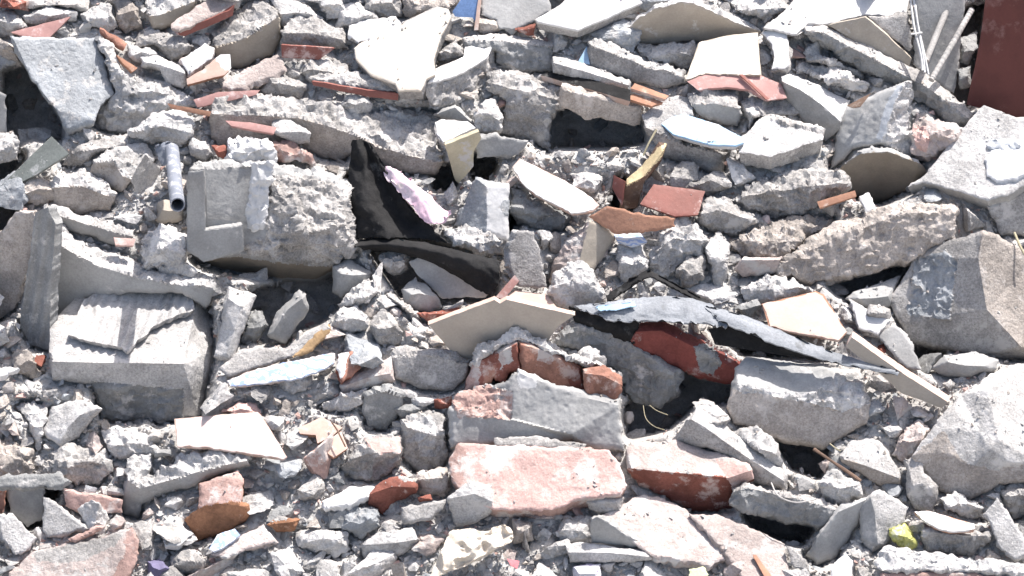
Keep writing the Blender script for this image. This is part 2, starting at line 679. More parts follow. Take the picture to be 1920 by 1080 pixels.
def mk(name, col, var=0.16, rough=0.9, spec=0.25, grain=0.10, bump=0.8, bscale=170.0, dust=None, dust_amt=0.5, dust_scale=26.0,
       spots=None, spot_amt=0.0, hue=None):
    m = bpy.data.materials.new(name); m.use_nodes = True
    nt = m.node_tree; N = nt.nodes; L = nt.links
    N.clear()
    out = N.new('ShaderNodeOutputMaterial'); bs = N.new('ShaderNodeBsdfPrincipled')
    L.new(bs.outputs[0], out.inputs[0])
    bs.inputs['Roughness'].default_value = rough
    bs.inputs['Specular IOR Level'].default_value = spec
    geo = N.new('ShaderNodeNewGeometry'); P = geo.outputs['Position']
    oi = N.new('ShaderNodeObjectInfo')

    def noise(scale, det=4.0, ro=0.6):
        n = N.new('ShaderNodeTexNoise'); n.inputs['Scale'].default_value = scale
        n.inputs['Detail'].default_value = det; n.inputs['Roughness'].default_value = ro
        L.new(P, n.inputs['Vector']); return n

    def ramp(sock, a, b):
        r = N.new('ShaderNodeMapRange'); r.inputs[1].default_value = a; r.inputs[2].default_value = b
        r.interpolation_type = 'SMOOTHSTEP'
        L.new(sock, r.inputs[0]); return r.outputs[0]

    def mix(fac, a, b, mode='MIX'):
        x = N.new('ShaderNodeMix'); x.data_type = 'RGBA'; x.blend_type = mode
        if isinstance(fac, float): x.inputs[0].default_value = fac
        else: L.new(fac, x.inputs[0])
        for s, v in ((6, a), (7, b)):
            if isinstance(v, tuple): x.inputs[s].default_value = v + (1.0,)
            else: L.new(v, x.inputs[s])
        return x.outputs[2]
    lo = tuple(c * (1 - var) for c in col); hi = tuple(min(1.0, c * (1 + var)) for c in col)
    if hue:
        lo = tuple(a * (1 - hue[3]) + b * hue[3] for a, b in zip(lo, hue[:3]))
    c = mix(ramp(noise(22.0, 6.0, 0.65).outputs[0], 0.36, 0.64), lo, hi)
    # fine aggregate grain
    g = ramp(noise(330.0, 3.0, 0.7).outputs[0], 0.3, 0.7)
    c = mix(g, c, mix(1.0, c, (1 - 2.2 * grain,) * 3, 'MULTIPLY'))
    if spots:
        v = N.new('ShaderNodeTexVoronoi'); v.inputs['Scale'].default_value = 210.0; L.new(P, v.inputs['Vector'])
        s = ramp(v.outputs['Distance'], 0.22, 0.10)
        sm = N.new('ShaderNodeMath'); sm.operation = 'MULTIPLY'; sm.inputs[1].default_value = spot_amt; L.new(s, sm.inputs[0])
        c = mix(sm.outputs[0], c, spots)
    if dust:
        dmask = ramp(noise(dust_scale, 7.0, 0.7).outputs[0], 0.62 - 0.25 * dust_amt, 0.72 - 0.22 * dust_amt)
        c = mix(dmask, c, dust)
    # each piece a little lighter or darker than the next
    mr = N.new('ShaderNodeMapRange'); mr.inputs[3].default_value = 0.86; mr.inputs[4].default_value = 1.1
    L.new(oi.outputs['Random'], mr.inputs[0])
    hsv = N.new('ShaderNodeHueSaturation'); L.new(mr.outputs[0], hsv.inputs['Value']); L.new(c, hsv.inputs['Color'])
    L.new(hsv.outputs[0], bs.inputs['Base Color'])
    if bump:
        nb = noise(bscale, 6.0, 0.68)
        b = N.new('ShaderNodeBump'); b.inputs['Strength'].default_value = bump; b.inputs['Distance'].default_value = 0.004
        L.new(nb.outputs[0], b.inputs['Height']); L.new(b.outputs[0], bs.inputs['Normal'])
    M[name] = m
    return m


DUST = (0.51, 0.485, 0.462)
mk('concrete', (0.415, 0.395, 0.376), var=0.22, grain=0.17, dust=DUST, dust_amt=0.35, spots=(0.17, 0.16, 0.155), spot_amt=0.75)
mk('concrete_pale', (0.52, 0.503, 0.487), var=0.18, grain=0.16, dust=(0.59, 0.57, 0.55), dust_amt=0.4, spots=(0.26, 0.245, 0.235), spot_amt=0.65)
mk('concrete_warm', (0.455, 0.405, 0.363), var=0.2, grain=0.16, dust=(0.52, 0.475, 0.44), dust_amt=0.35, spots=(0.22, 0.18, 0.155), spot_amt=0.7)
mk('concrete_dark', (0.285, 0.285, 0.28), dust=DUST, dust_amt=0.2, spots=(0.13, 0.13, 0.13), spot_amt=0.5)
mk('concrete_blue', (0.36, 0.375, 0.39), dust=DUST, dust_amt=0.3, spots=(0.2, 0.2, 0.21), spot_amt=0.3)
mk('concrete_pink', (0.475, 0.402, 0.372), dust=DUST, dust_amt=0.5, spots=(0.30, 0.21, 0.18), spot_amt=0.4)
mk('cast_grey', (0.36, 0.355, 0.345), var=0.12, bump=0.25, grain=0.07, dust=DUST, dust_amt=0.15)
mk('plaster_tan', (0.38, 0.335, 0.28), var=0.08, bump=0.15, grain=0.05, dust=DUST, dust_amt=0.12)
mk('plaster_tan_shaded', (0.24, 0.205, 0.165), var=0.1, bump=0.15, grain=0.05)  # darker copy of the tan plaster: shade of undersides put into the colour
mk('plaster_cream', (0.62, 0.555, 0.475), var=0.06, bump=0.12, grain=0.03, dust=(0.66, 0.62, 0.57), dust_amt=0.25)
mk('plaster_white', (0.60, 0.588, 0.575), var=0.06, bump=0.12, grain=0.04, dust=(0.55, 0.53, 0.51), dust_amt=0.2)
mk('plaster_yellow', (0.52, 0.46, 0.33), var=0.08, bump=0.15, grain=0.05, dust=DUST, dust_amt=0.15)
mk('brick_red', (0.25, 0.095, 0.070), var=0.25, bump=0.5, dust=(0.48, 0.37, 0.33), dust_amt=0.35, spots=(0.16, 0.06, 0.04), spot_amt=0.5)
mk('brick_orange', (0.335, 0.17, 0.125), var=0.25, bump=0.5, dust=(0.50, 0.38, 0.33), dust_amt=0.3, spots=(0.2, 0.07, 0.04), spot_amt=0.5)
mk('brick_burnt', (0.30, 0.15, 0.085), var=0.3, bump=0.6, dust=(0.45, 0.30, 0.22), dust_amt=0.12, spots=(0.12, 0.06, 0.04), spot_amt=0.6)
mk('brick_pink', (0.56, 0.385, 0.345), var=0.12, bump=0.5, dust=(0.60, 0.50, 0.465), dust_amt=0.5, dust_scale=18, spots=(0.35, 0.17, 0.13), spot_amt=0.35)
mk('brick_dusty', (0.41, 0.275, 0.24), var=0.2, bump=0.5, dust=(0.52, 0.46, 0.43), dust_amt=0.55, spots=(0.2, 0.1, 0.08), spot_amt=0.4)
mk('clay_tile', (0.50, 0.36, 0.30), var=0.08, bump=0.1, grain=0.04, dust=(0.55, 0.47, 0.43), dust_amt=0.35)
mk('clay_pale', (0.56, 0.455, 0.42), var=0.06, bump=0.1, grain=0.03, dust=(0.58, 0.52, 0.49), dust_amt=0.4)
mk('clay_peach', (0.475, 0.355, 0.305), var=0.06, bump=0.1, grain=0.03, dust=(0.50, 0.41, 0.37), dust_amt=0.3)
mk('terracotta', (0.37, 0.20, 0.135), var=0.12, bump=0.2, grain=0.07, dust=(0.52, 0.40, 0.33), dust_amt=0.2)
mk('tile_back', (0.38, 0.335, 0.285), var=0.06, bump=0.12, grain=0.04)
mk('tile_red', (0.24, 0.092, 0.074), var=0.12, rough=0.55, bump=0.12, grain=0.05, dust=(0.45, 0.33, 0.30), dust_amt=0.3)
mk('tile_red_dusty', (0.38, 0.215, 0.195), var=0.12, rough=0.7, bump=0.15, grain=0.05, dust=(0.52, 0.40, 0.38), dust_amt=0.4)
mk('tile_white', (0.62, 0.61, 0.60), var=0.04, rough=0.4, bump=0.05, grain=0.02, dust=(0.6, 0.58, 0.56), dust_amt=0.3)
mk('paint_blue', (0.33, 0.48, 0.64), var=0.06, bump=0.1, rough=0.7, grain=0.04, dust=(0.55, 0.60, 0.65), dust_amt=0.15)
mk('paint_deep_blue', (0.17, 0.27, 0.48), var=0.1, bump=0.1, rough=0.6)
mk('paint_maroon', (0.105, 0.032, 0.026), var=0.1, rough=0.5, bump=0.03, grain=0.03, bscale=40, dust=(0.17, 0.085, 0.075), dust_amt=0.28, dust_scale=20)
mk('paint_red_beam', (0.20, 0.055, 0.045), var=0.2, rough=0.75, bump=0.35, dust=(0.34, 0.25, 0.23), dust_amt=0.25)
mk('felt_black', (0.020, 0.0195, 0.020), var=0.3, rough=0.9, bump=0.6, bscale=90, dust=(0.10, 0.098, 0.095), dust_amt=0.15)
mk('felt_dusty', (0.25, 0.262, 0.28), var=0.14, rough=0.9, bump=0.6, bscale=90, dust=(0.16, 0.165, 0.17), dust_amt=0.15)
mk('board_green', (0.20, 0.215, 0.20), var=0.1, rough=0.6, bump=0.2, dust=(0.42, 0.42, 0.41), dust_amt=0.35)
mk('wood_yellow_lit', (0.66, 0.53, 0.32), var=0.12, rough=0.7, bump=0.2, dust=(0.6, 0.53, 0.43), dust_amt=0.2)  # sunlit side of the brown wooden stub, light put into the colour
mk('wood_brown', (0.17, 0.11, 0.08), var=0.25, rough=0.8, bump=0.3, dust=(0.33, 0.27, 0.23), dust_amt=0.25)
mk('wood_ochre', (0.36, 0.24, 0.13), var=0.2, rough=0.75, bump=0.3)
mk('pipe_grey', (0.20, 0.215, 0.25), var=0.1, rough=0.5, bump=0.05, grain=0.03, dust=(0.42, 0.42, 0.43), dust_amt=0.45, dust_scale=60)
mk('rebar_grey', (0.42, 0.40, 0.38), var=0.15, rough=0.7, bump=0.3, dust=(0.52, 0.49, 0.47), dust_amt=0.3)
mk('wire_white', (0.62, 0.61, 0.60), var=0.1, rough=0.6, bump=0)
mk('cloth_pink', (0.68, 0.47, 0.55), var=0.06, rough=0.95, bump=0.2, hue=(0.75, 0.66, 0.68, 0.8), dust=(0.70, 0.60, 0.55), dust_amt=0.2)
mk('cloth_stripe', (0.62, 0.60, 0.64), var=0.1, rough=0.95, bump=0.2, dust=(0.22, 0.17, 0.30), dust_amt=0.35, dust_scale=90)
mk('plastic_yellow', (0.38, 0.38, 0.12), var=0.25, rough=0.5, spec=0.4, bump=0.2, dust=(0.46, 0.46, 0.33), dust_amt=0.3, dust_scale=60)
mk('cloth_purple', (0.17, 0.155, 0.25), var=0.15, rough=0.8, bump=0.2)
mk('paper_tan', (0.60, 0.53, 0.44), var=0.08, rough=0.9, bump=0.1, dust=(0.6, 0.56, 0.52), dust_amt=0.3)
mk('paper_red', (0.62, 0.20, 0.22), var=0.08, rough=0.8, bump=0.05)
mk('scrap_green', (0.55, 0.58, 0.36), var=0.1, rough=0.8, bump=0.1)
mk('straw', (0.45, 0.40, 0.27), var=0.1, rough=0.9, bump=0)
mk('paste_white', (0.60, 0.595, 0.59), var=0.06, bump=0.2, grain=0.05)
mk('paste_blue', (0.42, 0.435, 0.455), var=0.08, bump=0.3, grain=0.06)
mk('dirt', (0.50, 0.48, 0.455), var=0.18, bump=1.0, bscale=120, spots=(0.22, 0.2, 0.19), spot_amt=0.6)


def painted_swirls(name, base, ink, scale):
    """glazed tile with hand-painted blue scrolls"""
    mk(name, base, var=0.04, rough=0.4, bump=0.04, grain=0.02)
    m = M[name]; nt = m.node_tree; N = nt.nodes; L = nt.links
    bs = next(n for n in N if n.type == 'BSDF_PRINCIPLED')
    geo = N.new('ShaderNodeNewGeometry')
    w = N.new('ShaderNodeTexWave'); w.wave_type = 'RINGS'; w.inputs['Scale'].default_value = scale
    w.inputs['Distortion'].default_value = 9.0; w.inputs['Detail'].default_value = 2.0; w.inputs['Detail Scale'].default_value = 1.2
    L.new(geo.outputs['Position'], w.inputs['Vector'])
    r = N.new('ShaderNodeMapRange'); r.inputs[1].default_value = 0.62; r.inputs[2].default_value = 0.8
    L.new(w.outputs['Fac'], r.inputs[0])
    x = N.new('ShaderNodeMix'); x.data_type = 'RGBA'
    src = bs.inputs['Base Color'].links[0].from_socket
    L.new(r.outputs[0], x.inputs[0]); L.new(src, x.inputs[6]); x.inputs[7].default_value = ink + (1,)
    L.new(x.outputs[2], bs.inputs['Base Color'])


painted_swirls('tile_scrolls', (0.66, 0.69, 0.74), (0.28, 0.36, 0.55), 62.0)

# ------------------------------------------------------------------ the pieces of the heap, back (top of the picture) to front


def hatch(P):
    a = P[:, 0] * 0.86 - P[:, 1] * 0.5; b = P[:, 0] * 0.4 + P[:, 1] * 0.92
    j = 3 * vnoise(np.column_stack([P / 20.0, np.zeros(len(P))]), 2)
    g = np.maximum(np.clip(1 - np.abs(((a + j) % 26) - 13) / 2.2, 0, 1), np.clip(1 - np.abs(((b + j) % 15) - 7.5) / 2.0, 0, 1))
    return -1.1 * g * np.clip(0.6 + vnoise(np.column_stack([P / 25.0, np.ones(len(P))]), 7), 0, 1)


def E_(name, cat, label, u, v, poly, ref):
    o = empty_at(name, u, v)
    tag(o, label, cat)
    poly = pts(poly)
    HEROES.append(dict(ob=o, poly=poly, label=label, ref=ref, c=poly.mean(0), group=None))
    return o


UP = (0, .3, .95); TILT = (0, .55, .84); FRONT = (0, .97, .22); FROND = (0, .98, -.18)
C = 'concrete'

# --- along the top
R('concrete_lump', 'rubble', 'pale lump at the upper left corner beside the red tile sliver', 'concrete_pale', "-14,24 28,20 49,50 22,66 -14,66")
R('concrete_lump', 'rubble', 'flattish pale lump resting just above the dusty red tile sliver', 'concrete_pale', "43,30 93,10 145,22 142,37 95,40 48,44")
R('concrete_lump', 'rubble', 'long grey lump at the very top edge above the red tile sliver', C, "40,-14 172,-14 162,20 100,10 55,14", rf=.6)
S('tile_shard', 'tile', 'dusty red tile sliver, pointed, at the upper left of the heap', 'tile_red_dusty', "20,60 133,31 88,74 55,72", n=(-.1, .6, .8), t=8, st='tile', sst='tile', ref='the dusty red tile sliver')
R('concrete_lump', 'rubble', 'white craggy lump right of the dusty red tile sliver', 'concrete_pale', "150,25 205,6 224,47 203,58 157,42", kf=.4)
R('concrete_lump', 'rubble', 'beige craggy lump left of the square-edged block at the top', 'concrete_warm', "205,-8 252,2 264,50 236,60 216,36")
R('concrete_block', 'block', 'square-edged pale block at the top with a tan shaded front', 'concrete_pale', "268,-14 278,30 288,54 322,51 362,24 372,-14", ridge="283,30 300,28 366,2", kt=1.3, kf=.55, front='plaster_tan', fst='cast', z=6, ref='the square-edged pale block')
b = E_('wall_slab', 'slab', 'pinkish slab with a red tiled underside, right of the square-edged block', 380, 60, "320,44 395,-6 446,2 430,18 337,60 322,54", 'the red-edged pinkish slab')
S('slab_core', None, None, 'concrete_pink', "320,44 395,-6 446,2 430,18 337,60 322,54", n=(.1, .45, .9), t=10, st='worn', sst='cast', z=14, parent=b)
S('tile', 'tile', None, 'tile_red', "334,60 431,19 440,10 436,30 400,46 346,68 336,66", n=(.2, .95, .1), t=5, st='tile', sst='tile', parent=b, z=8, jag=1)
R('wall_chunk', 'rubble', 'large wall chunk with crumbly top and smooth tan plaster front', C, "395,62 440,25 460,6 493,-2 524,20 526,72 511,101 455,124 430,131 403,102", ridge="402,88 430,80 465,70 500,46 524,30", kt=1.0, kf=.72, front='plaster_tan', fst='cast', depth=60, ref='the tan-faced wall chunk')
R('concrete_lump', 'rubble', 'smooth white lump behind the tan-faced wall chunk', 'concrete_pale', "500,-10 562,2 606,36 584,40 552,30 546,55 527,46 518,18", st='worn', kt=.6, z=-6)
R('concrete_lump', 'rubble', 'white lump at the top edge left of the big cream slab', 'concrete_pale', "592,-14 642,-14 652,26 612,38")
b = E_('floor_chunk', 'rubble', 'grey floor chunk with a dark red tile under it, below the smooth white lump', 588, 108, "527,83 530,60 546,33 552,28 592,37 642,56 652,90 598,112", None)
R('concrete_body', None, None, 'concrete', "527,83 530,60 546,33 552,28 592,37 642,56 652,90 590,88", ridge="532,62 580,62 640,74", kt=.9, z=4, parent=b)
S('tile', 'tile', None, 'tile_red', "527,84 628,90 598,112 528,108", n=(0, .98, .1), t=6, st='tile', sst='tile', parent=b, z=-2)
R('concrete_lump', 'rubble', 'jagged lump sitting right of the tan-faced wall chunk under the red-bottomed floor chunk', C, "565,134 597,90 625,92 657,130 650,158 583,154", ridge="575,130 600,132 640,138", ref='the jagged grey lump')

R('concrete_slab', 'slab', 'large grey slab with a cross-hatched textured face leaning at the left', 'concrete_blue', "20,68 180,72 214,172 188,202 177,234 127,252 117,230 100,200 60,150 30,97", ridge="26,74 62,150 104,204 126,240 176,226", kt=.62, kf=.9, st='worn', bev=3, z=22, depth=40, lean=.12, relief=hatch, ref='the cross-hatched grey slab')
R('concrete_chunk', 'rubble', 'craggy pale mass broken off right of the cross-hatched grey slab', 'concrete_pale', "180,72 207,83 233,132 253,143 300,156 363,182 368,198 307,214 247,248 213,244 178,234 187,200 213,172", ridge="206,110 232,176 270,188 340,200", kt=.75, kf=.4, bumps="236,150,6 262,172,14 300,172,4 222,216,-4 250,206,8 200,190,-6", st='lump', ref='the craggy pale mass')
R('concrete_lump', 'rubble', 'dark lumpy rubble between the jagged crest and the tan wall chunk at left', C, "257,63 283,50 308,60 362,87 333,112 303,104 290,80 260,88")
S('brick_shard', 'brick', 'thin orange brick wedge pointing down right, near the upper left', 'brick_orange', "188,52 213,66 238,80 232,92 202,72", n=(.2, .5, .85), t=12, st='brick', sst='brick', z=8, ref='the thin orange brick wedge')
S('brick_shard', 'brick', 'small reddish tile wedge below the thin orange brick wedge', 'terracotta', "218,102 240,116 259,127 248,135 229,118", n=(.2, .6, .8), t=9, st='tile', sst='brick', z=8)
R('concrete_lump', 'rubble', 'rounded white lump between the small reddish wedge and the white chunk', 'concrete_pale', "237,83 267,92 283,89 294,102 264,118 243,108", z=6)
R('concrete_chunk', 'rubble', 'blocky white chunk left of the orange tile with a dusty corner', 'concrete_pale', "262,106 293,102 349,130 352,150 343,164 311,154 299,132 266,122", ridge="270,116 300,122 346,138", kf=.55, z=10, st='worn', fst='cast')
S('plaster_wedge', 'plaster', 'pinkish white plaster wedge above the orange tile', 'plaster_white', "337,113 384,81 401,90 398,108 354,139 346,127", n=(-.1, .5, .86), t=14, side='concrete_pink', z=8)
S('floor_tile', 'tile', 'orange clay tile with a white dusty corner, tilted', 'clay_tile', "350,148 380,131 413,102 431,102 434,127 421,140 351,159", n=(.1, .6, .8), t=12, st='tile', side='terracotta', sst='tile', z=12, zones=[("398,100 440,95 440,135 415,128 404,116", 'plaster_white')], ref='the orange tile with a dusty corner')
S('plaster_slab', 'slab', 'pinkish flat slab below the tan-faced wall chunk', 'concrete_pink', "417,154 500,109 521,101 541,133 473,158 460,168 418,165", n=(0, .45, .9), t=12, st='worn', z=2)
R('concrete_chunk', 'rubble', 'grey chunk with a jagged crest below the pinkish flat slab', C, "490,168 500,136 530,136 574,162 563,182 493,178", kf=.5)
S('tile_shard', 'tile', 'brownish red tile sliver lying over the long cracked slab', 'tile_red_dusty', "363,187 410,172 488,169 480,178 417,191 370,201", n=(0, .7, .7), t=7, st='tile', sst='tile', z=14)
S('tile_shard', 'tile', 'thin red tile edge left of the long cracked slab', 'terracotta', "313,194 397,209 393,218 320,203", n=(-.1, .8, .6), t=6, st='tile', sst='tile', z=22)
R('concrete_lump', 'rubble', 'white hollowed lump under the craggy pale mass', 'concrete_pale', "243,248 290,213 340,206 364,227 360,251 340,274 273,268", ridge="255,246 300,236 355,248", kt=.6, kf=.8, z=10)

# --- left edge, upper
S('wall_board', 'board', 'dark grey wall board standing at the left edge', 'cast_grey', "-14,158 10,178 14,247 -14,254", n=(.5, .85, .1), t=10, z=-10)
R('concrete_lump', 'rubble', 'pale lump at the left edge beside the grey-green board', 'concrete_pale', "-14,252 23,249 33,267 30,294 -14,306")
S('sheet_board', 'board', 'grey-green flat board wedged under the cross-hatched slab', 'board_green', "97,255 129,288 67,328 17,352 0,350 57,293", n=(-.45, .5, .74), t=7, st='flat', sst='tile', z=10, ref='the grey-green board')
R('concrete_lump', 'rubble', 'long narrow grey lump right of the grey-green board', C, "113,311 143,282 207,256 268,249 278,267 201,278 150,304", rf=.55, z=4)
R('concrete_block', 'block', 'tan-sided block with a crumbly white top, left of the grey pipe', 'concrete_pale', "173,308 201,279 273,267 294,300 243,338 231,358 200,351 171,328", ridge="178,305 212,304 230,330 244,334", front='concrete_warm', fst='cast', kt=.9, kf=.6, z=8, ref='the tan-sided block')
R('concrete_chunk', 'rubble', 'large beige-fronted chunk left of the tan-sided block', 'concrete_pale', "94,352 103,331 150,315 190,337 214,366 207,392 150,399 105,387", ridge="104,352 150,348 196,366", front='concrete_warm', fst='worn', kt=.9, z=6, ref='the beige-fronted chunk')
R('concrete_lump', 'rubble', 'rounded pinkish lump left of the beige-fronted chunk', 'concrete_warm', "30,352 67,336 107,342 111,368 70,381 36,377")
S('wall_slab', 'slab', 'tall brownish slab standing in shade at the left edge', 'concrete_warm', "-14,460 30,395 63,400 71,420 62,480 23,582 0,597 -14,597", n=(-.35, .9, .05), t=25, z=-12, ref='the tall brownish slab')
# pipe
p = tube('grey_pipe', [(322, 280, 46), (325, 305, 82), (328, 345, 168), (333, 384, 250)], 13.5, 'pipe_grey', hollow=True, seg=18, cat='pipe', label='short grey plastic pipe standing upright with a torn flared top', ref='the grey pipe')
sheet('torn_flap', None, None, 'pipe_grey', [[(291, 276, 34), (304, 270, 40), (318, 266, 44), (332, 276, 40)], [(296, 292, 30), (306, 286, 38), (318, 284, 45), (334, 292, 42)], [(304, 312, 24), (310, 308, 32), (316, 304, 40), (322, 306, 40)]], thick=3, parent=p, wrinkle=1.2)
R('plaster_lump', 'plaster', 'tan plaster lump under the lower end of the grey pipe', 'plaster_tan', "296,381 320,370 341,387 341,411 323,419 292,414", kf=.5, st='worn', z=4)
R('concrete_lump', 'rubble', 'small pale angular lump just right of the grey pipe', 'concrete_pale', "357,260 385,266 398,287 384,301 359,288", z=6)

# --- long cracked slab and what lies on it
R('concrete_slab', 'slab', 'long cracked concrete slab with crumbly top and smooth shaded front, upper middle', 'concrete', "393,214 407,180 500,179 573,186 640,199 700,214 760,206 815,214 833,300 815,326 770,326 723,314 690,270 640,300 600,292 560,262 430,292 397,258", ridge="400,214 480,216 560,222 640,244 700,270 765,292 822,302", kt=.8, kf=.75, front='concrete_warm', fst='worn', st='lump', depth=70, z=4, ref='the long cracked slab')
S('tile_shard', 'tile', 'flat dark red tile strip lying across the left end of the long cracked slab', 'tile_red_dusty', "423,226 467,229 518,239 514,251 433,236", n=(0, .5, .86), t=7, st='tile', sst='tile', z=26)
R('concrete_lump', 'rubble', 'smooth white lump resting on the long cracked slab beside the red tile strip', 'concrete_pale', "510,227 547,226 584,250 581,268 551,268 511,248", st='worn', kf=.35, z=32)
R('brick_crumbs', 'brick', 'crumbled red brick rubble right of the white ragged block', 'brick_dusty', "513,268 547,269 584,292 589,308 553,301 511,294", kf=.4, st='lump', z=20)
R('brick_shard', 'brick', 'dark red brick corner left of the white ragged block', 'brick_red', "396,272 428,272 424,298 409,294", z=24)
R('plaster_lump', 'plaster', 'white ragged block on top of the big recessed block', 'plaster_white', "429,263 460,252 488,259 512,267 514,298 471,301 460,311 426,304", kf=.25, kt=.7, st='lump', z=34, ref='the white ragged block')

b = E_('floor_chunk', 'rubble', 'thin grey floor slab with a dark red lower edge, left of the big cream slab', 664, 190, "578,146 660,140 750,158 747,186 690,180 588,158", 'the red-edged thin slab')
S('slab_core', None, None, 'concrete', "578,146 600,136 662,138 752,156 748,172 690,166 590,150", n=(0, .5, .86), t=10, st='rough', z=8, parent=b)
S('tile', None, None, 'tile_red', "584,152 690,169 748,176 746,188 690,182 588,160", n=(0, .98, .1), t=6, st='tile', sst='tile', z=10, parent=b)
R('concrete_lump', 'rubble', 'round pale lump in the dark gap under the red-edged thin slab', 'concrete_pale', "636,197 652,176 680,172 698,194 690,215 658,214", z=6)
# --- big cream slab group, top middle
R('concrete_lump', 'rubble', 'white rounded lump left of the bluish white slab at the top', 'concrete_pale', "633,13 673,9 708,33 684,41 654,51 633,54", z=-4)
R('concrete_lump', 'rubble', 'flat grey lump at the top edge above the big cream slab', C, "683,-14 748,-14 751,27 711,33 690,14")
R('concrete_lump', 'rubble', 'crumbly rubble at the top edge between the flat grey lump and the blue board', 'concrete_warm', "750,-14 862,-14 842,14 786,31 760,28", st='lump')
S('plaster_slab', 'slab', 'bluish white slab lying left of the big cream slab', 'plaster_white', "653,50 687,36 740,31 754,47 717,67 673,81 653,64", n=(-.1, .35, .93), t=18, z=4)
S('wall_slab', 'slab', 'big cream-painted wall slab catching full sun, a tall triangle', 'plaster_cream', "663,90 677,79 780,30 820,11 841,16 848,30 828,67 814,110 817,140 800,150 790,171 747,171 740,160 693,141 665,111", n=(-.12, .42, .9), t=34, side='concrete', sst='worn', z=22, jag=1.0, ref='the big cream slab', coat='plaster_coat')
R('concrete_chunk', 'rubble', 'crumbly grey stone between the big cream slab and the white-topped slab', C, "817,128 823,98 852,70 872,84 871,108", z=16)
S('wall_slab', 'slab', 'white-topped slab with a thick crumbly grey edge, right of the cream slab', 'plaster_white', "800,155 813,130 870,107 873,87 917,78 929,84 912,110 878,131 853,144 812,156", n=(.1, .4, .91), t=52, side='concrete', sst='lump', z=14, jag=2, back=(.05, .25, -.97), taper=.03, ref='the white-topped slab', coat='plaster_coat')
S('painted_board', 'board', 'deep blue painted board fragment at the top edge', 'paint_deep_blue', "848,22 873,-14 901,-14 896,46 886,33 853,31", n=(-.2, .8, .55), t=6, st='flat', sst='tile', z=0, ref='the blue board')
S('wooden_strip', 'wood strip', 'thin orange wood edge beside the deep blue board', 'clay_tile', "898,-14 904,-14 897,56 889,57", n=(0, .8, .6), t=8, st='flat', sst='tile', z=6)
S('wall_slab', 'slab', 'smooth grey panel at the top right of the blue board', 'cast_grey', "902,6 906,-14 1030,-14 1034,20 1001,40 963,56 937,54 930,37 903,28", n=(.05, .75, .66), t=25, z=-4, ref='the smooth grey panel')
R('concrete_lump', 'rubble', 'small beige lump under the blue board', 'concrete_warm', "888,40 905,28 930,38 938,56 900,62")
S('wall_slab', 'slab', 'thick white-topped slab tilting right at the top centre', 'plaster_white', "1003,37 1050,9 1073,-14 1209,-14 1208,5 1084,57 1070,55 1007,41", n=(.05, .35, .94), t=24, side='concrete', sst='cast', z=20, jag=1, ref='the thick white tilting slab', coat='plaster_coat')
S('brick_shard', 'brick', 'dark red brick shard tucked under the left tip of the thick white tilting slab', 'brick_red', "963,57 1003,46 1003,68 985,66", n=(0, .95, .2), t=14, st='brick', sst='brick', z=4)
S('wall_fragment', 'panel', 'large tan panel in shade at the top, with a bright rim', 'plaster_tan', "1160,62 1222,18 1270,4 1300,6 1426,60 1420,69 1300,76 1200,86 1165,77", n=(.05, .93, -.36), t=16, side='concrete_pale', z=-12, ref='the shaded tan panel')
R('concrete_lump', 'rubble', 'crumbly pale lump at the top edge between the tan panel and the white slab', 'concrete_pale', "1340,-14 1476,-14 1478,15 1434,41 1380,20", st='lump')
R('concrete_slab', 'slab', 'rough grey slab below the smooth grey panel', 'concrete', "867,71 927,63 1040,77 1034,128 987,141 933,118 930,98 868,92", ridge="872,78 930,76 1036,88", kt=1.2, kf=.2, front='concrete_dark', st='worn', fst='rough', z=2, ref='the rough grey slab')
R('concrete_beam', 'beam', 'long grey beam fragment with a sunlit narrow top, upper centre', 'concrete_pale', "1102,76 1124,76 1207,109 1281,130 1288,156 1241,166 1107,128", ridge="1106,84 1150,100 1210,124 1284,142", kt=1.5, kf=.22, front='concrete', fst='worn', z=16, ref='the grey beam fragment')
S('painted_shard', 'plaster', 'small pale blue shard peeking left of the grey beam fragment', 'paint_blue', "1083,118 1100,86 1106,121", n=(-.2, .5, .84), t=6, st='tile', sst='tile')
R('concrete_lump', 'rubble', 'pale crumbly lump behind the cream tile and the grey beam fragment', 'concrete_pale', "1195,84 1300,80 1312,110 1290,132 1210,108", z=-4)

# stack of tiles
R('concrete_beam', 'beam', 'pale marbled bar lying on the stacked clay tiles', 'concrete_pale', "1036,107 1060,109 1181,150 1181,171 1127,161 1037,134", ridge="1038,118 1090,132 1178,160", kt=1.4, kf=.5, st='worn', z=18, ref='the marbled bar')
S('floor_tile', 'tile', 'clay tile with a dark top, lowest of the tile stack', 'felt_black', "1013,141 1040,131 1181,168 1182,190", n=(-.02, .28, .96), t=14, st='tile', side='clay_tile', sst='tile', z=26, anchor=.9, ref='the tile stack')
S('floor_tile', 'tile', 'clay tile with a pale edge at the right of the tile stack', 'terracotta', "1182,165 1190,156 1254,180 1247,186", n=(.05, .3, .95), t=8, st='tile', side='clay_tile', sst='tile', z=24)
S('floor_tile', 'tile', 'brown clay tile slipping out between the tile stack and the dark cavity', 'terracotta', "1174,184 1190,176 1244,192 1222,199", n=(.05, .35, .93), t=7, st='tile', side='terracotta', sst='tile', z=18)

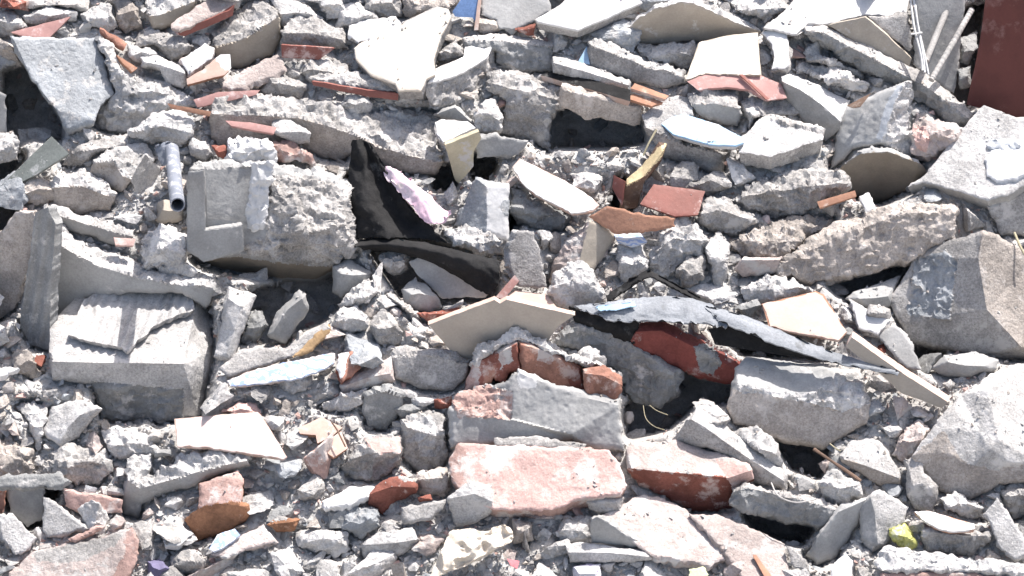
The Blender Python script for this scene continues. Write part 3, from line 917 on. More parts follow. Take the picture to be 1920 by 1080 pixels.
# centre back: broken wall with cavities
R('wall_chunk', 'rubble', 'broken wall chunk with a vertical slot, left of the dark cavity', 'concrete', "917,140 960,136 1053,162 1058,201 1040,204 1026,253 1029,275 987,262 938,248 953,187 915,167", ridge="925,158 985,172 1050,186", kt=.9, kf=.3, fst='rough', st='lump', z=4, zones=[("1036,186 1042,186 1036,240 1028,240", 'concrete_dark')], ref='the slotted wall chunk')  # slot has no depth: a darker strip paints its shade
S('wall_fragment', 'panel', 'brownish concrete panel hanging over the dark cavity', 'concrete_warm', "1054,166 1205,203 1201,232 1190,238 1127,221 1097,224 1073,208 1052,201", n=(.05, .99, -.1), t=22, z=-6, ref='the panel over the dark cavity')
R('concrete_lump', 'rubble', 'knobbly upright stone left of the slotted wall chunk', 'concrete_pale', "886,217 910,187 928,190 944,220 937,248 917,254 889,244", ridge="894,214 914,212 936,226", kf=.35, z=18, ref='the knobbly upright stone')
R('concrete_chunk', 'rubble', 'shaded smooth chunk below the white-topped slab', 'cast_grey', "812,214 853,196 888,226 893,242 845,226", ridge="816,214 853,202 888,232", kf=.7, st='worn', z=-8)
S('wall_slab', 'slab', 'plaster slab with a white top and yellowish front, under the knobbly stone', 'plaster_white', "815,228 828,222 880,229 893,239 832,268 816,252", n=(.05, .35, .94), t=14, side='concrete', sst='worn', z=12, coat='plaster_coat')
S('plaster_slab', 'plaster', 'yellowish plaster panel standing in shade below the white-topped plaster slab', 'plaster_yellow', "834,272 898,246 902,258 888,284 888,311 860,344 853,338", n=(.05, .98, -.1), t=14, st='tile', sst='cast', z=4, ref='the yellowish plaster panel')
S('concrete_slab', 'slab', 'grey slab end tucked beneath the slotted wall chunk', 'cast_grey', "892,262 930,254 992,264 972,290 893,296", n=(0, .9, .3), t=20, z=-4)
# right of top: cream tile, red tile
S('floor_tile', 'tile', 'cream wall tile catching full sun, square, upper right of centre', 'plaster_cream', "1310,79 1360,67 1421,60 1424,100 1428,141 1390,141 1323,138 1285,148 1300,110", n=(0, .42, .9), t=10, side='plaster_tan', st='tile', sst='tile', z=10, ref='the cream wall tile', coat='glaze_face')
S('tile_shard', 'tile', 'dusty rose red tile lying under the cream wall tile', 'tile_red_dusty', "1288,153 1327,137 1390,140 1428,142 1464,157 1475,184 1440,188 1407,168 1363,163 1308,168", n=(.05, .5, .86), t=8, st='tile', sst='tile', z=16, ref='the rose red tile')
S('wooden_strip', 'wood strip', 'narrow wooden strip lying across the rose red tile', 'tile_red', "1386,139 1393,139 1442,185 1436,186", n=(0, .55, .83), t=5, st='flat', sst='flat', z=24)
S('plaster_slab', 'plaster', 'white curved plaster piece right of the cream wall tile', 'plaster_white', "1427,63 1467,32 1476,40 1481,123 1470,130 1446,131 1454,107 1447,83", n=(-.1, .45, .88), t=20, side='concrete', z=14, ref='the white curved plaster piece', coat='plaster_coat')
S('roof_slab', 'slab', 'big white slab at the top right, blazing in the sun', 'plaster_white', "1430,53 1480,10 1497,-14 1706,-14 1702,30 1623,27 1553,44 1513,44 1493,64", n=(0, .33, .94), t=18, side='concrete', sst='worn', z=10, ref='the big white slab', coat='plaster_coat')
S('wall_fragment', 'panel', 'tan triangular plaster face under the big white slab', 'plaster_tan', "1552,47 1622,32 1665,68 1709,110 1704,125 1647,101 1590,68", n=(-.05, .98, .15), t=14, st='tile', sst='worn', z=2, ref='the tan triangular face')
S('wall_fragment', 'panel', 'grey rough concrete panel with a crack, left of the white wires', 'concrete', "1628,32 1699,29 1712,88 1705,96 1650,52", n=(.05, .9, .35), t=16, z=6)
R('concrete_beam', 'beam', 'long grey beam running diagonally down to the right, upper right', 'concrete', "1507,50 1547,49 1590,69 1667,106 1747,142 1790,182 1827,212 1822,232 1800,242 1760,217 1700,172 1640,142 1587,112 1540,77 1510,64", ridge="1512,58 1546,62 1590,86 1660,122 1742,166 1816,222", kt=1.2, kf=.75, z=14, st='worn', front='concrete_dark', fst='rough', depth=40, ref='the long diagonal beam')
R('concrete_chunk', 'rubble', 'bumpy elongated lump just under the upper end of the diagonal beam', 'concrete_pale', "1508,80 1533,72 1541,103 1613,132 1618,146 1580,141 1535,116 1507,111", z=10)
R('concrete_chunk', 'rubble', 'bumpy bar-shaped lump above the grey wedge slab', 'concrete_pale', "1496,118 1567,126 1628,156 1624,174 1593,171 1547,148 1496,134", z=14, kf=.5, st='lump')
R('concrete_slab', 'slab', 'wedge slab with a white top and broad grey front, right of the rose red tile', 'plaster_white', "1463,145 1480,139 1533,159 1594,190 1580,216 1573,241 1547,266 1520,241 1497,216 1473,188", ridge="1466,152 1500,168 1540,196 1576,228", kt=.95, kf=.55, front='cast_grey', fst='worn', st='cast', z=12, ref='the grey wedge slab')
S('wooden_chip', 'wood', 'small brown wood chip above the upright grey slab', 'wood_brown', "1588,198 1634,174 1614,200 1600,202", n=(.1, .7, .7), t=6, st='flat', sst='flat', z=20)
R('concrete_chunk', 'rubble', 'dark-topped grey lump below the rose red tile', 'concrete', "1291,178 1320,162 1384,164 1384,200 1391,216 1380,238 1315,218 1296,198", ridge="1297,196 1340,194 1384,204", front='cast_grey', fst='worn', kt=.9, z=12)
R('concrete_chunk', 'rubble', 'irregular grey lump right of the dark-topped lump', 'concrete', "1383,190 1410,181 1487,189 1501,213 1423,218 1403,249", z=12)
S('concrete_slab', 'slab', 'thick lit slab with a sharp left corner, right of the blue plate', 'concrete_pale', "1386,286 1390,260 1427,220 1440,212 1548,243 1543,261 1447,294", n=(.03, .35, .94), t=38, side='concrete', sst='worn', st='worn', z=18, zones=[("1430,212 1548,242 1544,256 1500,240 1470,236 1440,222", 'concrete', 'lump')], ref='the sharp-cornered lit slab')
S('concrete_slab', 'slab', 'white concrete slab behind the blue plate', 'concrete_pale', "1203,216 1225,195 1265,180 1295,180 1301,216 1260,220 1243,235 1213,242", n=(-.05, .4, .91), t=16, z=4)
R('concrete_block', 'block', 'grey concrete block carrying the blue plate', 'concrete', "1208,236 1240,234 1290,270 1362,286 1358,322 1332,322 1240,292", ridge="1214,240 1260,264 1350,290", kf=.7, fst='worn', z=2)
S('painted_plate', 'plate', 'pale blue painted plate, lying flat with a white rim', 'paint_blue', "1238,232 1260,217 1282,213 1350,235 1391,257 1396,268 1380,274 1330,271 1260,251", n=(-.06, .36, .93), t=13, st='flat', side='plaster_white', sst='cast', z=22, jag=1, ref='the blue plate', coat='paint_coat')
R('concrete_slab', 'slab', 'upright grey slab with a pale right face, right of the sharp-cornered lit slab', 'cast_grey', "1572,213 1590,199 1667,163 1709,149 1712,175 1705,220 1714,260 1726,302 1650,272 1600,279 1553,322 1569,263", ridge="1700,155 1680,190 1664,230 1652,268", kt=.3, kf=.2, st='worn', fst='worn', lean=-.05, zones=[("1690,150 1715,148 1706,220 1728,304 1660,270 1672,215", 'concrete_pale', 'rough'), ("1676,166 1692,158 1674,200 1662,246 1656,262 1644,262 1656,210", 'paste_blue', 'worn')], depth=50, z=10, ref='the upright grey slab')
R('concrete_chunk', 'rubble', 'dark rounded arch-shaped chunk in shade below the upright grey slab', 'cast_grey', "1560,347 1567,320 1593,298 1613,280 1663,276 1722,300 1735,321 1710,354 1647,377 1590,367", ridge="1584,306 1615,288 1665,284 1722,306", kt=.5, kf=1.25, st='cast', fst='cast', z=-14, front='plaster_tan_shaded', ref='the arch-shaped chunk')  # front colour darkened to carry the shade of the overhang
R('brick_rubble', 'brick', 'pinkish crumbling brick lump between the upright slab and the broad slab', 'concrete_pink', "1706,248 1722,213 1780,229 1802,247 1782,278 1743,299 1712,285", kf=.5, st='lump', zones=[("1712,238 1736,236 1746,262 1736,286 1716,278", 'brick_pink')], z=10, ref='the pinkish crumbling lump')

# --- top right: rebar, panel, maroon sheet
S('wall_fragment', 'panel', 'tall smooth grey panel standing behind the two rebars', 'cast_grey', "1718,-20 1812,-20 1807,36 1790,176 1747,150 1712,120", n=(.1, .93, .35), t=25, z=-24, ref='the grey panel behind the rebars')
R('concrete_lump', 'rubble', 'shaded lump squeezed between the grey panel and the maroon sheet', 'concrete_dark', "1800,70 1830,60 1834,90 1815,122 1799,116", z=-30)
R('concrete_lump', 'rubble', 'dark shaded lump low in the gap left of the maroon sheet', 'concrete_dark', "1794,130 1818,124 1822,160 1800,166", z=-34)
S('metal_sheet', 'metal sheet', 'dark maroon painted metal sheet standing at the top right corner', 'paint_maroon', "1850,-20 1960,-20 1960,217 1905,220 1812,196 1837,80", n=(-.1, .97, .2), t=7, side='tile_red_dusty', st='flat', sst='flat', z=10, jag=.5, ref='the maroon sheet')
tube('rebar', [(1789, -14, 14), (1763, 48, 22), (1736, 114, 30)], 6.5, 'rebar_grey', cat='rebar', label='smooth steel bar leaning left, nearest the white wires', ref='the smooth steel bar')
tube('rebar', [(1822, 18, 16), (1788, 78, 24), (1746, 150, 30)], 5.5, 'rebar_grey', ribs=True, cat='rebar', label='ribbed steel bar leaning left, nearest the maroon sheet', ref='the ribbed steel bar')
tube('wire', [(1706, -14, 30), (1714, 50, 36), (1726, 100, 38), (1730, 132, 38)], 2.6, 'wire_white', cat='wire', label='white wire hanging right of the big white slab, leftmost of four', seg=6)
tube('wire', [(1711, -14, 32), (1722, 55, 38), (1731, 105, 40), (1734, 136, 38)], 2.0, 'wire_white', cat='wire', label='white wire hanging right of the big white slab, second of four from left', seg=6)
tube('wire', [(1715, -14, 32), (1720, 40, 38), (1733, 100, 40), (1741, 140, 38)], 2.2, 'wire_white', cat='wire', label='white wire hanging right of the big white slab, rightmost of four', seg=6)
tube('wire', [(1708, 64, 42), (1718, 63, 44), (1729, 61, 42)], 1.8, 'wire_white', cat='wire', label='short horizontal tie wire crossing the hanging white wires', seg=6)

# --- broad slab at right
S('concrete_slab', 'slab', 'broad pale slab sloping down left at the right edge, a splash of mortar on it', 'concrete_pale', "1703,350 1735,325 1843,196 1903,219 1945,226 1945,330 1897,364 1852,378 1790,358 1730,342", n=(-.22, .5, .84), t=66, side='cast_grey', st='worn', sst='worn', z=12, back=(.15, -.55, -.83), jag=2, ref='the broad pale slab')
BN = (-.22, .5, .84)
S('mortar_splash', 'mortar', 'whitish mortar paste stuck on the broad pale slab', 'paste_white', "1848,300 1858,283 1925,275 1945,288 1945,320 1906,336 1868,342 1850,331", n=BN, t=9, st='worn', z=on_plane(BN, 1824, 309, 12, 1896.5, 316.5) + 7, jag=3, side='paste_blue')
S('mortar_splash', 'mortar', 'ribbed scrap of grey mortar above the mortar paste on the broad slab', 'paste_blue', "1842,264 1858,253 1892,265 1926,274 1900,284 1856,279", n=BN, t=8, st='rough', z=on_plane(BN, 1824, 309, 12, 1884, 272.2) + 6, jag=4)
R('concrete_block', 'block', 'grey granular block end under the right edge of the broad pale slab', 'concrete', "1853,386 1900,366 1945,340 1945,440 1876,440", ridge="1856,384 1900,368 1945,346", kt=.8, kf=.15, fst='worn', z=12)
tube('twig', [(1902, 436, 10), (1912, 460, 13), (1924, 482, 12)], 2.4, 'straw', cat='twig', label='yellowish twig at the right edge above the big split boulder', seg=6)

# --- middle band, left
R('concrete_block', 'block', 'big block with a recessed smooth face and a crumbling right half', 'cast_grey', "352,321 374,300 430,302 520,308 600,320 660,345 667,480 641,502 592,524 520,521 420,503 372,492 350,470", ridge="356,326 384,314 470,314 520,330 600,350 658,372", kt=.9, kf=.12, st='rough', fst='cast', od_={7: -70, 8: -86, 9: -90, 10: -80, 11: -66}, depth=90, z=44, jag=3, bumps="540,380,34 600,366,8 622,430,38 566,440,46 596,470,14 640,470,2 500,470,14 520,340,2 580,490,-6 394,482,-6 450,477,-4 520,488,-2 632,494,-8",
  zones=[("500,330 560,325 660,350 680,420 680,500 610,504 480,480 440,470 500,440", 'concrete', 'crag'), ("384,488 450,481 520,492 600,500 650,498 640,540 400,540", 'plaster_tan_shaded', 'cast')], ref='the big recessed block')  # tan plaster underside, its colour darkened as if shaded
S('recess_panel', 'plaster', None, 'cast_grey', "352,322 384,316 386,430 455,422 458,470 382,492 350,470", n=(0, .985, .17), t=14, st='cast', sst='worn', z=51, parent=HEROES[-1]['ob'], jag=2)
S('mortar_strip', None, None, 'paste_white', "468,304 514,302 512,330 506,352 500,392 494,430 466,428 460,404 470,360", n=(0, .96, .28), t=12, st='rough', sst='rough', z=50, parent=HEROES[-1]['ob'], jag=3)
R('rubble_heap', 'rubble', 'sunlit crumbly heap of mortar left of the big recessed block', 'concrete_pale', "268,500 277,432 318,420 361,452 341,484 366,508 362,521 310,512", kt=.7, kf=.25, st='lump', z=26, ref='the sunlit mortar heap')
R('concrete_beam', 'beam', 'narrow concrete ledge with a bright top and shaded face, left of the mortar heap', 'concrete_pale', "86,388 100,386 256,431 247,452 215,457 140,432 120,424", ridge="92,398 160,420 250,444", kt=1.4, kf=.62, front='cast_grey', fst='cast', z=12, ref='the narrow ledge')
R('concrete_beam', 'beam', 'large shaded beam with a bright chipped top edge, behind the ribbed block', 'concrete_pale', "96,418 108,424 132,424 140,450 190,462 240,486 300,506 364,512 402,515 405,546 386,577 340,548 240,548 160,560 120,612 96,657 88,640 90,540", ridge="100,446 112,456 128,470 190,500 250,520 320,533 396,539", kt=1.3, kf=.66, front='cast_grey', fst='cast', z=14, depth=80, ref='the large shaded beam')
S('concrete_slab', 'slab', 'narrow corrugated slab end standing in shade, left end of the large shaded beam', 'concrete_dark', "66,398 88,388 104,420 100,470 94,560 92,656 58,647 36,610 56,480", n=(-.55, .83, .05), t=30, st='flat', sst='worn', z=14, curl=lambda P: 4.0 * np.sin((P[:, 0] + 0.16 * P[:, 1]) / 3.4), step=2.6, jag=2)  # darker concrete chosen so that this end reads as shaded
S('floor_tile', 'tile', 'small pinkish tile piece resting on the narrow ledge', 'brick_pink', "213,445 254,448 250,461 217,459", n=(.1, .6, .8), t=8, st='tile', sst='tile', z=18)
# ribbed block
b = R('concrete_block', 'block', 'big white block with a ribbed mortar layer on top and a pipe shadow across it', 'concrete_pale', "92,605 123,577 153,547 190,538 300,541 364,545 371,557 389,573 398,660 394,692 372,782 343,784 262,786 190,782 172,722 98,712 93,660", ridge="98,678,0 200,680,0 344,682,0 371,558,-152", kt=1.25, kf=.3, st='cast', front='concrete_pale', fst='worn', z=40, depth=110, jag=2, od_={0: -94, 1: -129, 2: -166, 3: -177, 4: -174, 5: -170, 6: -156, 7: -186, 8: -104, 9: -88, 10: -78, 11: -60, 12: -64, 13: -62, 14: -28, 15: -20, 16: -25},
  zones=[("345,683 371,558 392,570 402,660 396,694 372,784 342,786", 'concrete_pale', 'worn'), ("170,716 345,730 342,790 180,790", 'concrete_dark', 'rough')], ref='the big ribbed block')  # dark lower zone paints the shade of a hollow in the front


def ribs(P):
    t = P[:, 0] * 0.93 + P[:, 1] * 0.36 + 3.0 * vnoise(np.column_stack([P[:, :2] / 30.0, np.zeros(len(P))]), 3)
    return 5.0 * np.sin(t / 2.6) * (0.6 + 0.4 * vnoise(np.column_stack([P[:, :2] / 24.0, np.ones(len(P))]), 5)) + 1.2


S('mortar_layer', None, 'ribbed mortar coat ending in a wavy broken edge', 'concrete_pale', "126,628 140,600 158,560 190,543 300,546 360,549 364,581 320,596 290,611 258,641 240,659 229,651 160,638", n=(0, .19, .98), t=12, st='flat', sst='worn', z=26, anchor=.93, parent=b, curl=ribs, step=3.0, jag=2.2)
R('concrete_chunk', 'rubble', 'upright shard leaning left, sunlit at its foot, right of the ribbed block', 'concrete_pale', "430,537 481,553 467,588 437,682 402,668 413,620 419,572", ridge="428,560 452,576 440,620 424,664", kt=.7, kf=.35, st='worn', z=14, ref='the upright shard')
R('concrete_lump', 'rubble', 'tapered stone standing in the shade below the recessed block', 'cast_grey', "502,628 520,586 560,542 574,553 578,581 533,645 506,634", ridge="512,622 540,580 566,560", kf=.5, st='worn', z=-4, ref='the tapered shaded stone')
R('concrete_lump', 'rubble', 'dark round stone in the shade between the upright shard and the tapered stone', 'concrete_dark', "466,583 490,582 501,607 474,642 449,638", z=-10)
S('timber_plank', 'plank', 'dusty grey plank above the painted tile', 'concrete', "414,691 450,655 540,650 611,604 620,614 551,667 480,692 428,706", n=(-.1, .6, .8), t=10, st='worn', sst='worn', z=2, ref='the dusty grey plank')
S('wooden_piece', 'wood', 'splintered ochre wood piece lying on the dusty plank', 'wood_ochre', "545,668 563,653 618,606 622,620 588,658 548,672", n=(.3, .75, .6), t=8, st='worn', sst='worn', side='concrete', z=12)
b = S('painted_tile', 'tile', 'white tile painted with blue scrolls, lying left of a red brick piece', 'tile_scrolls', "425,714 500,687 626,662 628,681 567,708 493,719 430,724", n=(-.1, .5, .86), t=9, st='tile', side='concrete_pink', sst='worn', z=14, ref='the blue-scrolled tile', coat='glaze_face')
S('brick_shard', 'brick', 'red brick piece with a white face, right of the blue-scrolled tile', 'brick_orange', "631,690 634,664 660,657 683,680 666,706 640,716", n=(.15, .7, .7), t=22, st='brick', side='brick_red', sst='brick', z=16, zones=[("628,660 654,655 648,690 640,712 628,712", 'plaster_white')])
R('concrete_block', 'block', 'small beige block left of the ribbed block, in the gravel', 'concrete_warm', "24,655 55,656 84,700 60,708 27,691", z=6)
R('concrete_lump', 'rubble', 'pale chip at the left edge below the tall brownish slab', 'concrete_pale', "-10,604 13,614 16,641 -10,652", z=4)
S('plaster_slab', 'plaster', 'thin white plaster chip at the left edge in the gravel', 'plaster_white', "-10,690 37,689 5,706 -10,708", n=(0, .4, .92), t=9, z=10)
# black felt and neighbours
sheet('roofing_felt', 'roofing felt', 'black roofing felt hanging in vertical folds beside the recessed block', 'felt_black',
      [[(660, 262, 30), (668, 262, 42), (680, 264, 30), (690, 270, 36)], [(655, 320, 12), (684, 318, 30), (706, 320, 8), (728, 330, 24)], [(658, 390, -2), (690, 384, 22), (728, 384, -12), (772, 396, 14)], [(668, 446, -10), (724, 446, 6), (780, 446, -10), (840, 456, 6)]], thick=6, wrinkle=3.2, seed=3, ref='the folded black felt')
sheet('cloth', 'cloth', 'pink and white cloth bundle lying behind the folded black felt', 'cloth_pink',
      [[(716, 318, 14), (728, 312, 20), (748, 322, 16), (768, 338, 6)], [(736, 346, 22), (752, 338, 32), (774, 346, 26), (800, 362, 10)], [(764, 376, 24), (786, 366, 34), (806, 374, 26), (828, 390, 10)], [(796, 416, 18), (812, 420, 22), (832, 416, 18), (842, 398, 8)]], thick=6, wrinkle=1.8, seed=5, ref='the pink cloth')
sheet('roofing_felt', 'roofing felt', 'lower sheet of black roofing felt arching over stones in a dark hollow', 'felt_black',
      [[(664, 454, -20), (720, 446, -6), (800, 456, 10), (870, 472, 28), (936, 488, 36)], [(668, 462, -4), (726, 458, 12), (806, 470, 26), (874, 488, 40), (936, 508, 44)], [(690, 468, -18), (740, 470, -2), (812, 488, 10), (876, 510, 30), (934, 530, 38)], [(700, 470, -50), (760, 478, -34), (826, 502, -14), (884, 536, 10), (922, 556, 20)]], thick=5, wrinkle=2.4, seed=8, under='board_green', ref='the lower black felt')
R('concrete_lump', 'rubble', 'shaded pale stone under the lower black felt', 'concrete', "714,476 735,462 765,470 763,501 740,513 714,497", z=-14)
S('concrete_slab', 'slab', 'shaded grey slab leaning under the lower black felt', 'cast_grey', "765,492 790,480 860,508 928,524 912,560 880,556 830,562 790,522", n=(-.2, .9, .35), t=22, z=-24)
R('concrete_chunk', 'rubble', 'shaded smooth block below the right corner of the recessed block', 'cast_grey', "624,502 650,484 694,513 691,532 642,556 624,546", st='worn', z=-22)
R('concrete_lump', 'rubble', 'elongated pale stone lying at the mouth of the felt hollow', 'concrete_pale', "632,570 685,524 708,529 711,546 690,561 640,581", kf=.5, z=4)
R('concrete_lump', 'rubble', 'round shaded boulder under the lower black felt, left of the cream floor tile', 'cast_grey', "752,540 780,519 818,553 828,574 807,585 759,575", st='worn', z=-10, ref='the round shaded boulder')
R('brick_shard', 'brick', 'dark red brick shard behind the left tip of the cream floor tile', 'brick_red', "782,588 862,575 858,592 806,606", z=-8)
R('concrete_lump', 'rubble', 'chunky pale stone at the left of the gravel pocket', 'concrete_pale', "624,600 640,579 666,574 691,590 686,611 660,629 630,621", ridge="632,602 660,596 684,602", z=10, ref='the chunky pale stone')
R('concrete_lump', 'rubble', 'grey angular stone in the gravel pocket right of the chunky pale stone', 'concrete', "694,598 716,585 742,594 756,622 748,645 712,640 700,622", z=12)
R('concrete_lump', 'rubble', 'narrow finger-shaped stone in the gravel pocket beside the round boulder', 'concrete', "722,552 734,544 790,592 788,602 770,598", z=4)
# grey wedge, tiles, wood in the centre
R('concrete_post', 'post', 'four-sided grey concrete post with a lit bluish right face, centre', 'concrete_blue', "849,420 875,374 892,329 918,340 955,346 954,452 914,438 880,432", ridge="893,335 912,350 913,395 913,436", kt=.4, kf=.3, st='worn', zones=[("913,340 958,342 956,455 912,440", 'paste_white', 'worn'), ("930,386 958,372 957,412", 'concrete_blue')], z=22, depth=45, ref='the grey concrete post')  # right face whitened as if sunlit; the small darker triangle is a painted shadow
R('rubble_heap', 'rubble', 'crumbly pale rubble heaped against the foot of the grey concrete post', 'concrete_pale', "832,432 893,424 951,452 948,482 910,477 850,457", st='lump', kf=.35, z=14)
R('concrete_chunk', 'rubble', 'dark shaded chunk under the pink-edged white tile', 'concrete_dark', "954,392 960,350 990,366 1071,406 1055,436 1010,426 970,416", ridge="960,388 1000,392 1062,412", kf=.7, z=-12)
S('floor_tile', 'tile', 'white floor tile with a pink clay edge, tilted, centre of the heap', 'tile_white', "961,313 975,297 1010,314 1060,339 1110,371 1124,385 1111,396 1073,400 1000,362 973,338", n=(-.12, .5, .86), t=14, st='tile', side='clay_tile', sst='tile', z=22, ref='the pink-edged white tile', coat='glaze_face')
R('wooden_post', 'wood', 'broken wooden stub with a bright yellow lit face, pointing up right', 'wood_brown', "1162,392 1166,362 1175,336 1202,313 1236,266 1250,270 1240,298 1206,340 1194,388", ridge="1176,346 1206,332 1243,284", kt=.8, kf=.6, st='flat', fst='worn', bev=1, jag=1, zones=[("1170,330 1203,306 1252,262 1250,282 1208,333 1176,348", 'wood_yellow_lit')], z=36, ref='the yellow wooden stub')  # yellow top and brown side put sun and shade into the wood colour
tube('twig', [(1206, 292, 26), (1217, 268, 36), (1231, 243, 44)], 2.0, 'straw', cat='twig', label='thin twig sticking up above the yellow wooden stub', seg=6)
S('tile_shard', 'tile', 'small dark red tile chip left of the yellow wooden stub', 'tile_red', "1150,328 1172,340 1166,386 1148,352", n=(-.3, .85, .4), t=7, st='tile', sst='tile', z=12)
S('floor_tile', 'tile', 'reddish brown square tile right of the yellow wooden stub', 'tile_red', "1200,382 1226,345 1322,358 1309,402 1265,406", n=(.05, .55, .83), t=9, st='tile', sst='tile', z=12, ref='the reddish brown tile')
S('roof_tile', 'tile', 'curved terracotta roof tile below the reddish brown tile', 'terracotta', "1101,408 1140,386 1200,400 1266,409 1264,426 1220,436 1153,438 1113,414", n=(-.02, .9, .42), t=9, st='cast', side='clay_tile', sst='tile', z=26, curl=lambda P: 10 * np.sin((P[:, 0] - 1100) / 52.0), ref='the terracotta roof tile')
S('concrete_slab', 'slab', 'tilted grey slab with a thin lit right edge, above the cream floor tile', 'concrete', "952,463 970,432 1000,433 1012,470 1024,538 973,538 956,508", n=(-.1, .85, .5), t=18, side='concrete_pale', z=18, back=(-.5, -.6, -.3), ref='the tilted grey slab')
R('concrete_lump', 'rubble', 'white lump tucked right of the tilted grey slab', 'concrete_pale', "1005,432 1033,432 1041,447 1018,469", z=8)
R('concrete_block', 'block', 'block with a gritty pink left face and smooth tan right face, under the roof tile', 'concrete_pink', "1032,534 1050,470 1103,412 1121,416 1154,440 1150,452 1133,478 1113,508 1080,502 1045,522", ridge="1108,416 1096,450 1084,500", kt=.4, kf=.3, st='rough', zones=[("1106,412 1124,414 1158,440 1133,480 1113,512 1082,504 1094,450", 'plaster_tan', 'cast')], z=18, ref='the pink and tan block')
R('concrete_lump', 'rubble', 'white dusty stone right of the tilted grey slab and below the pink and tan block', 'concrete_pale', "1029,548 1040,516 1067,493 1100,492 1112,510 1134,547 1134,568 1107,575 1050,575", ridge="1042,536 1072,528 1104,536", kt=.5, kf=.35, z=26, zones=[("1036,530 1048,552 1064,566 1056,576 1028,560", 'concrete_pink')], ref='the white dusty stone')
R('concrete_lump', 'rubble', 'craggy stone below the terracotta roof tile', 'concrete_pale', "1156,501 1163,463 1207,456 1214,500 1173,529", z=6)
S('tile_shard', 'tile', 'small white and blue tile fragment under the terracotta roof tile', 'tile_scrolls', "1150,438 1200,437 1214,453 1187,461 1157,452", n=(0, .5, .86), t=8, st='tile', sst='tile', z=4)
R('concrete_chunk', 'rubble', 'tall craggy lump right of the terracotta roof tile', 'concrete_pale', "1217,499 1230,445 1275,401 1311,424 1331,450 1320,477 1285,482 1270,512 1240,517", ridge="1232,470 1262,446 1310,450", kf=.4, st='lump', z=16, ref='the tall craggy lump')
R('concrete_lump', 'rubble', 'smaller lump hanging below the tall craggy lump', 'concrete', "1268,510 1288,484 1326,478 1320,520 1295,542 1278,535", z=10)
R('concrete_lump', 'rubble', 'narrow upright stone right of the tall craggy lump', 'concrete_pale', "1322,462 1345,440 1366,460 1362,520 1346,548 1338,510", kf=.4, z=12)
R('concrete_chunk', 'rubble', 'dark-fronted lumpy chunk right of the reddish brown tile', 'concrete', "1308,408 1330,370 1360,371 1400,398 1418,414 1382,441 1330,427", ridge="1318,402 1350,394 1400,410", kf=.6, z=6)
R('concrete_chunk', 'rubble', 'wide lumpy chunk below the sharp-cornered lit slab', 'concrete', "1364,376 1420,340 1510,319 1581,324 1592,350 1530,376 1500,396 1470,411 1430,401 1398,394", ridge="1376,372 1430,362 1510,350 1580,344", kf=.6, st='lump', z=8, ref='the wide lumpy chunk')
R('concrete_lump', 'rubble', 'pointed grey stone above the reddish brown tile and below the blue plate', 'concrete', "1292,351 1335,317 1356,320 1371,346 1330,366", z=4)
S('wooden_piece', 'wood', 'small orange-brown wood block at the end of the wide lumpy chunk', 'terracotta', "1532,378 1603,357 1606,368 1537,390", n=(.05, .75, .65), t=14, st='flat', sst='worn', z=14, ref='the small orange-brown wood block')
S('plaster_slab', 'plaster', 'small pale upright plaster bar right of the orange-brown wood block', 'plaster_white', "1609,370 1628,362 1642,394 1623,401", n=(-.1, .6, .8), t=14, z=10)

# --- middle right: long rock, split boulder
R('rubble_heap', 'rubble', 'crumbly beige rubble left of the long beige rock', 'concrete_warm', "1374,450 1420,430 1470,414 1530,409 1562,415 1510,451 1470,481 1400,482 1370,470", st='lump', kf=.4, z=4)
R('brick_shard', 'brick', 'pinkish brick end with an orange upper edge, left of the long beige rock', 'concrete_pink', "1376,504 1393,483 1468,480 1458,511 1393,518", ridge="1392,488 1464,487", kf=.5, st='worn', z=8)
R('boulder', 'boulder', 'long beige rock with a pitted face, lying across the right side', 'concrete_warm', "1456,500 1470,482 1520,447 1547,427 1647,390 1697,376 1742,380 1795,390 1785,444 1717,484 1640,508 1527,533 1513,531 1487,514 1460,514", ridge="1470,494 1520,468 1600,432 1700,400 1790,400", kt=1.0, kf=.08, st='rough', z=24, depth=70, ref='the long beige rock')
R('boulder', 'boulder', 'large split boulder with one shaded and one sunlit granular face, right edge', 'concrete', "1668,563 1717,482 1747,462 1827,436 1843,432 1873,440 1913,467 1950,480 1950,680 1847,664 1787,658 1703,641 1688,607", ridge="1843,440 1834,484 1850,580 1915,650", kt=.35, kf=.2, ks=.55, st='cast', zones=[("1840,428 1875,436 1952,470 1952,690 1920,660 1852,582 1834,484", 'concrete_warm', 'worn'), ("1716,486 1772,470 1794,490 1782,600 1700,590", 'concrete_blue', 'rough')], od_={0: -40, 1: -50, 2: -45, 3: -15, 4: -4, 5: -25, 6: -50, 7: -75, 8: -60, 9: -45, 10: -45, 11: -55, 12: -45}, z=14, depth=110, ref='the split boulder')
R('concrete_chunk', 'rubble', 'shaded smooth block under the long beige rock', 'cast_grey', "1586,561 1600,545 1640,535 1690,515 1672,570 1640,590", z=-24, st='cast')
S('plaster_slab', 'plaster', 'white plaster triangle left of the split boulder', 'plaster_white', "1592,560 1615,572 1640,590 1671,600 1646,627 1610,616", n=(0, .5, .86), t=16, z=0, coat='plaster_coat')
R('concrete_lump', 'rubble', 'small grey stone wedged against the left tip of the split boulder', 'concrete', "1632,571 1670,579 1668,601 1624,591", z=14)
S('concrete_slab', 'slab', 'shaded grey slab below the left tip of the split boulder', 'cast_grey', "1642,628 1680,606 1712,650 1726,694 1700,692", n=(-.1, .7, .7), t=18, z=-4)
R('concrete_lump', 'rubble', 'smooth rounded grey stone in the shade under the split boulder', 'cast_grey', "1748,690 1770,666 1830,659 1872,675 1868,692 1810,707 1760,702", st='worn', z=-4, ref='the smooth shaded stone')
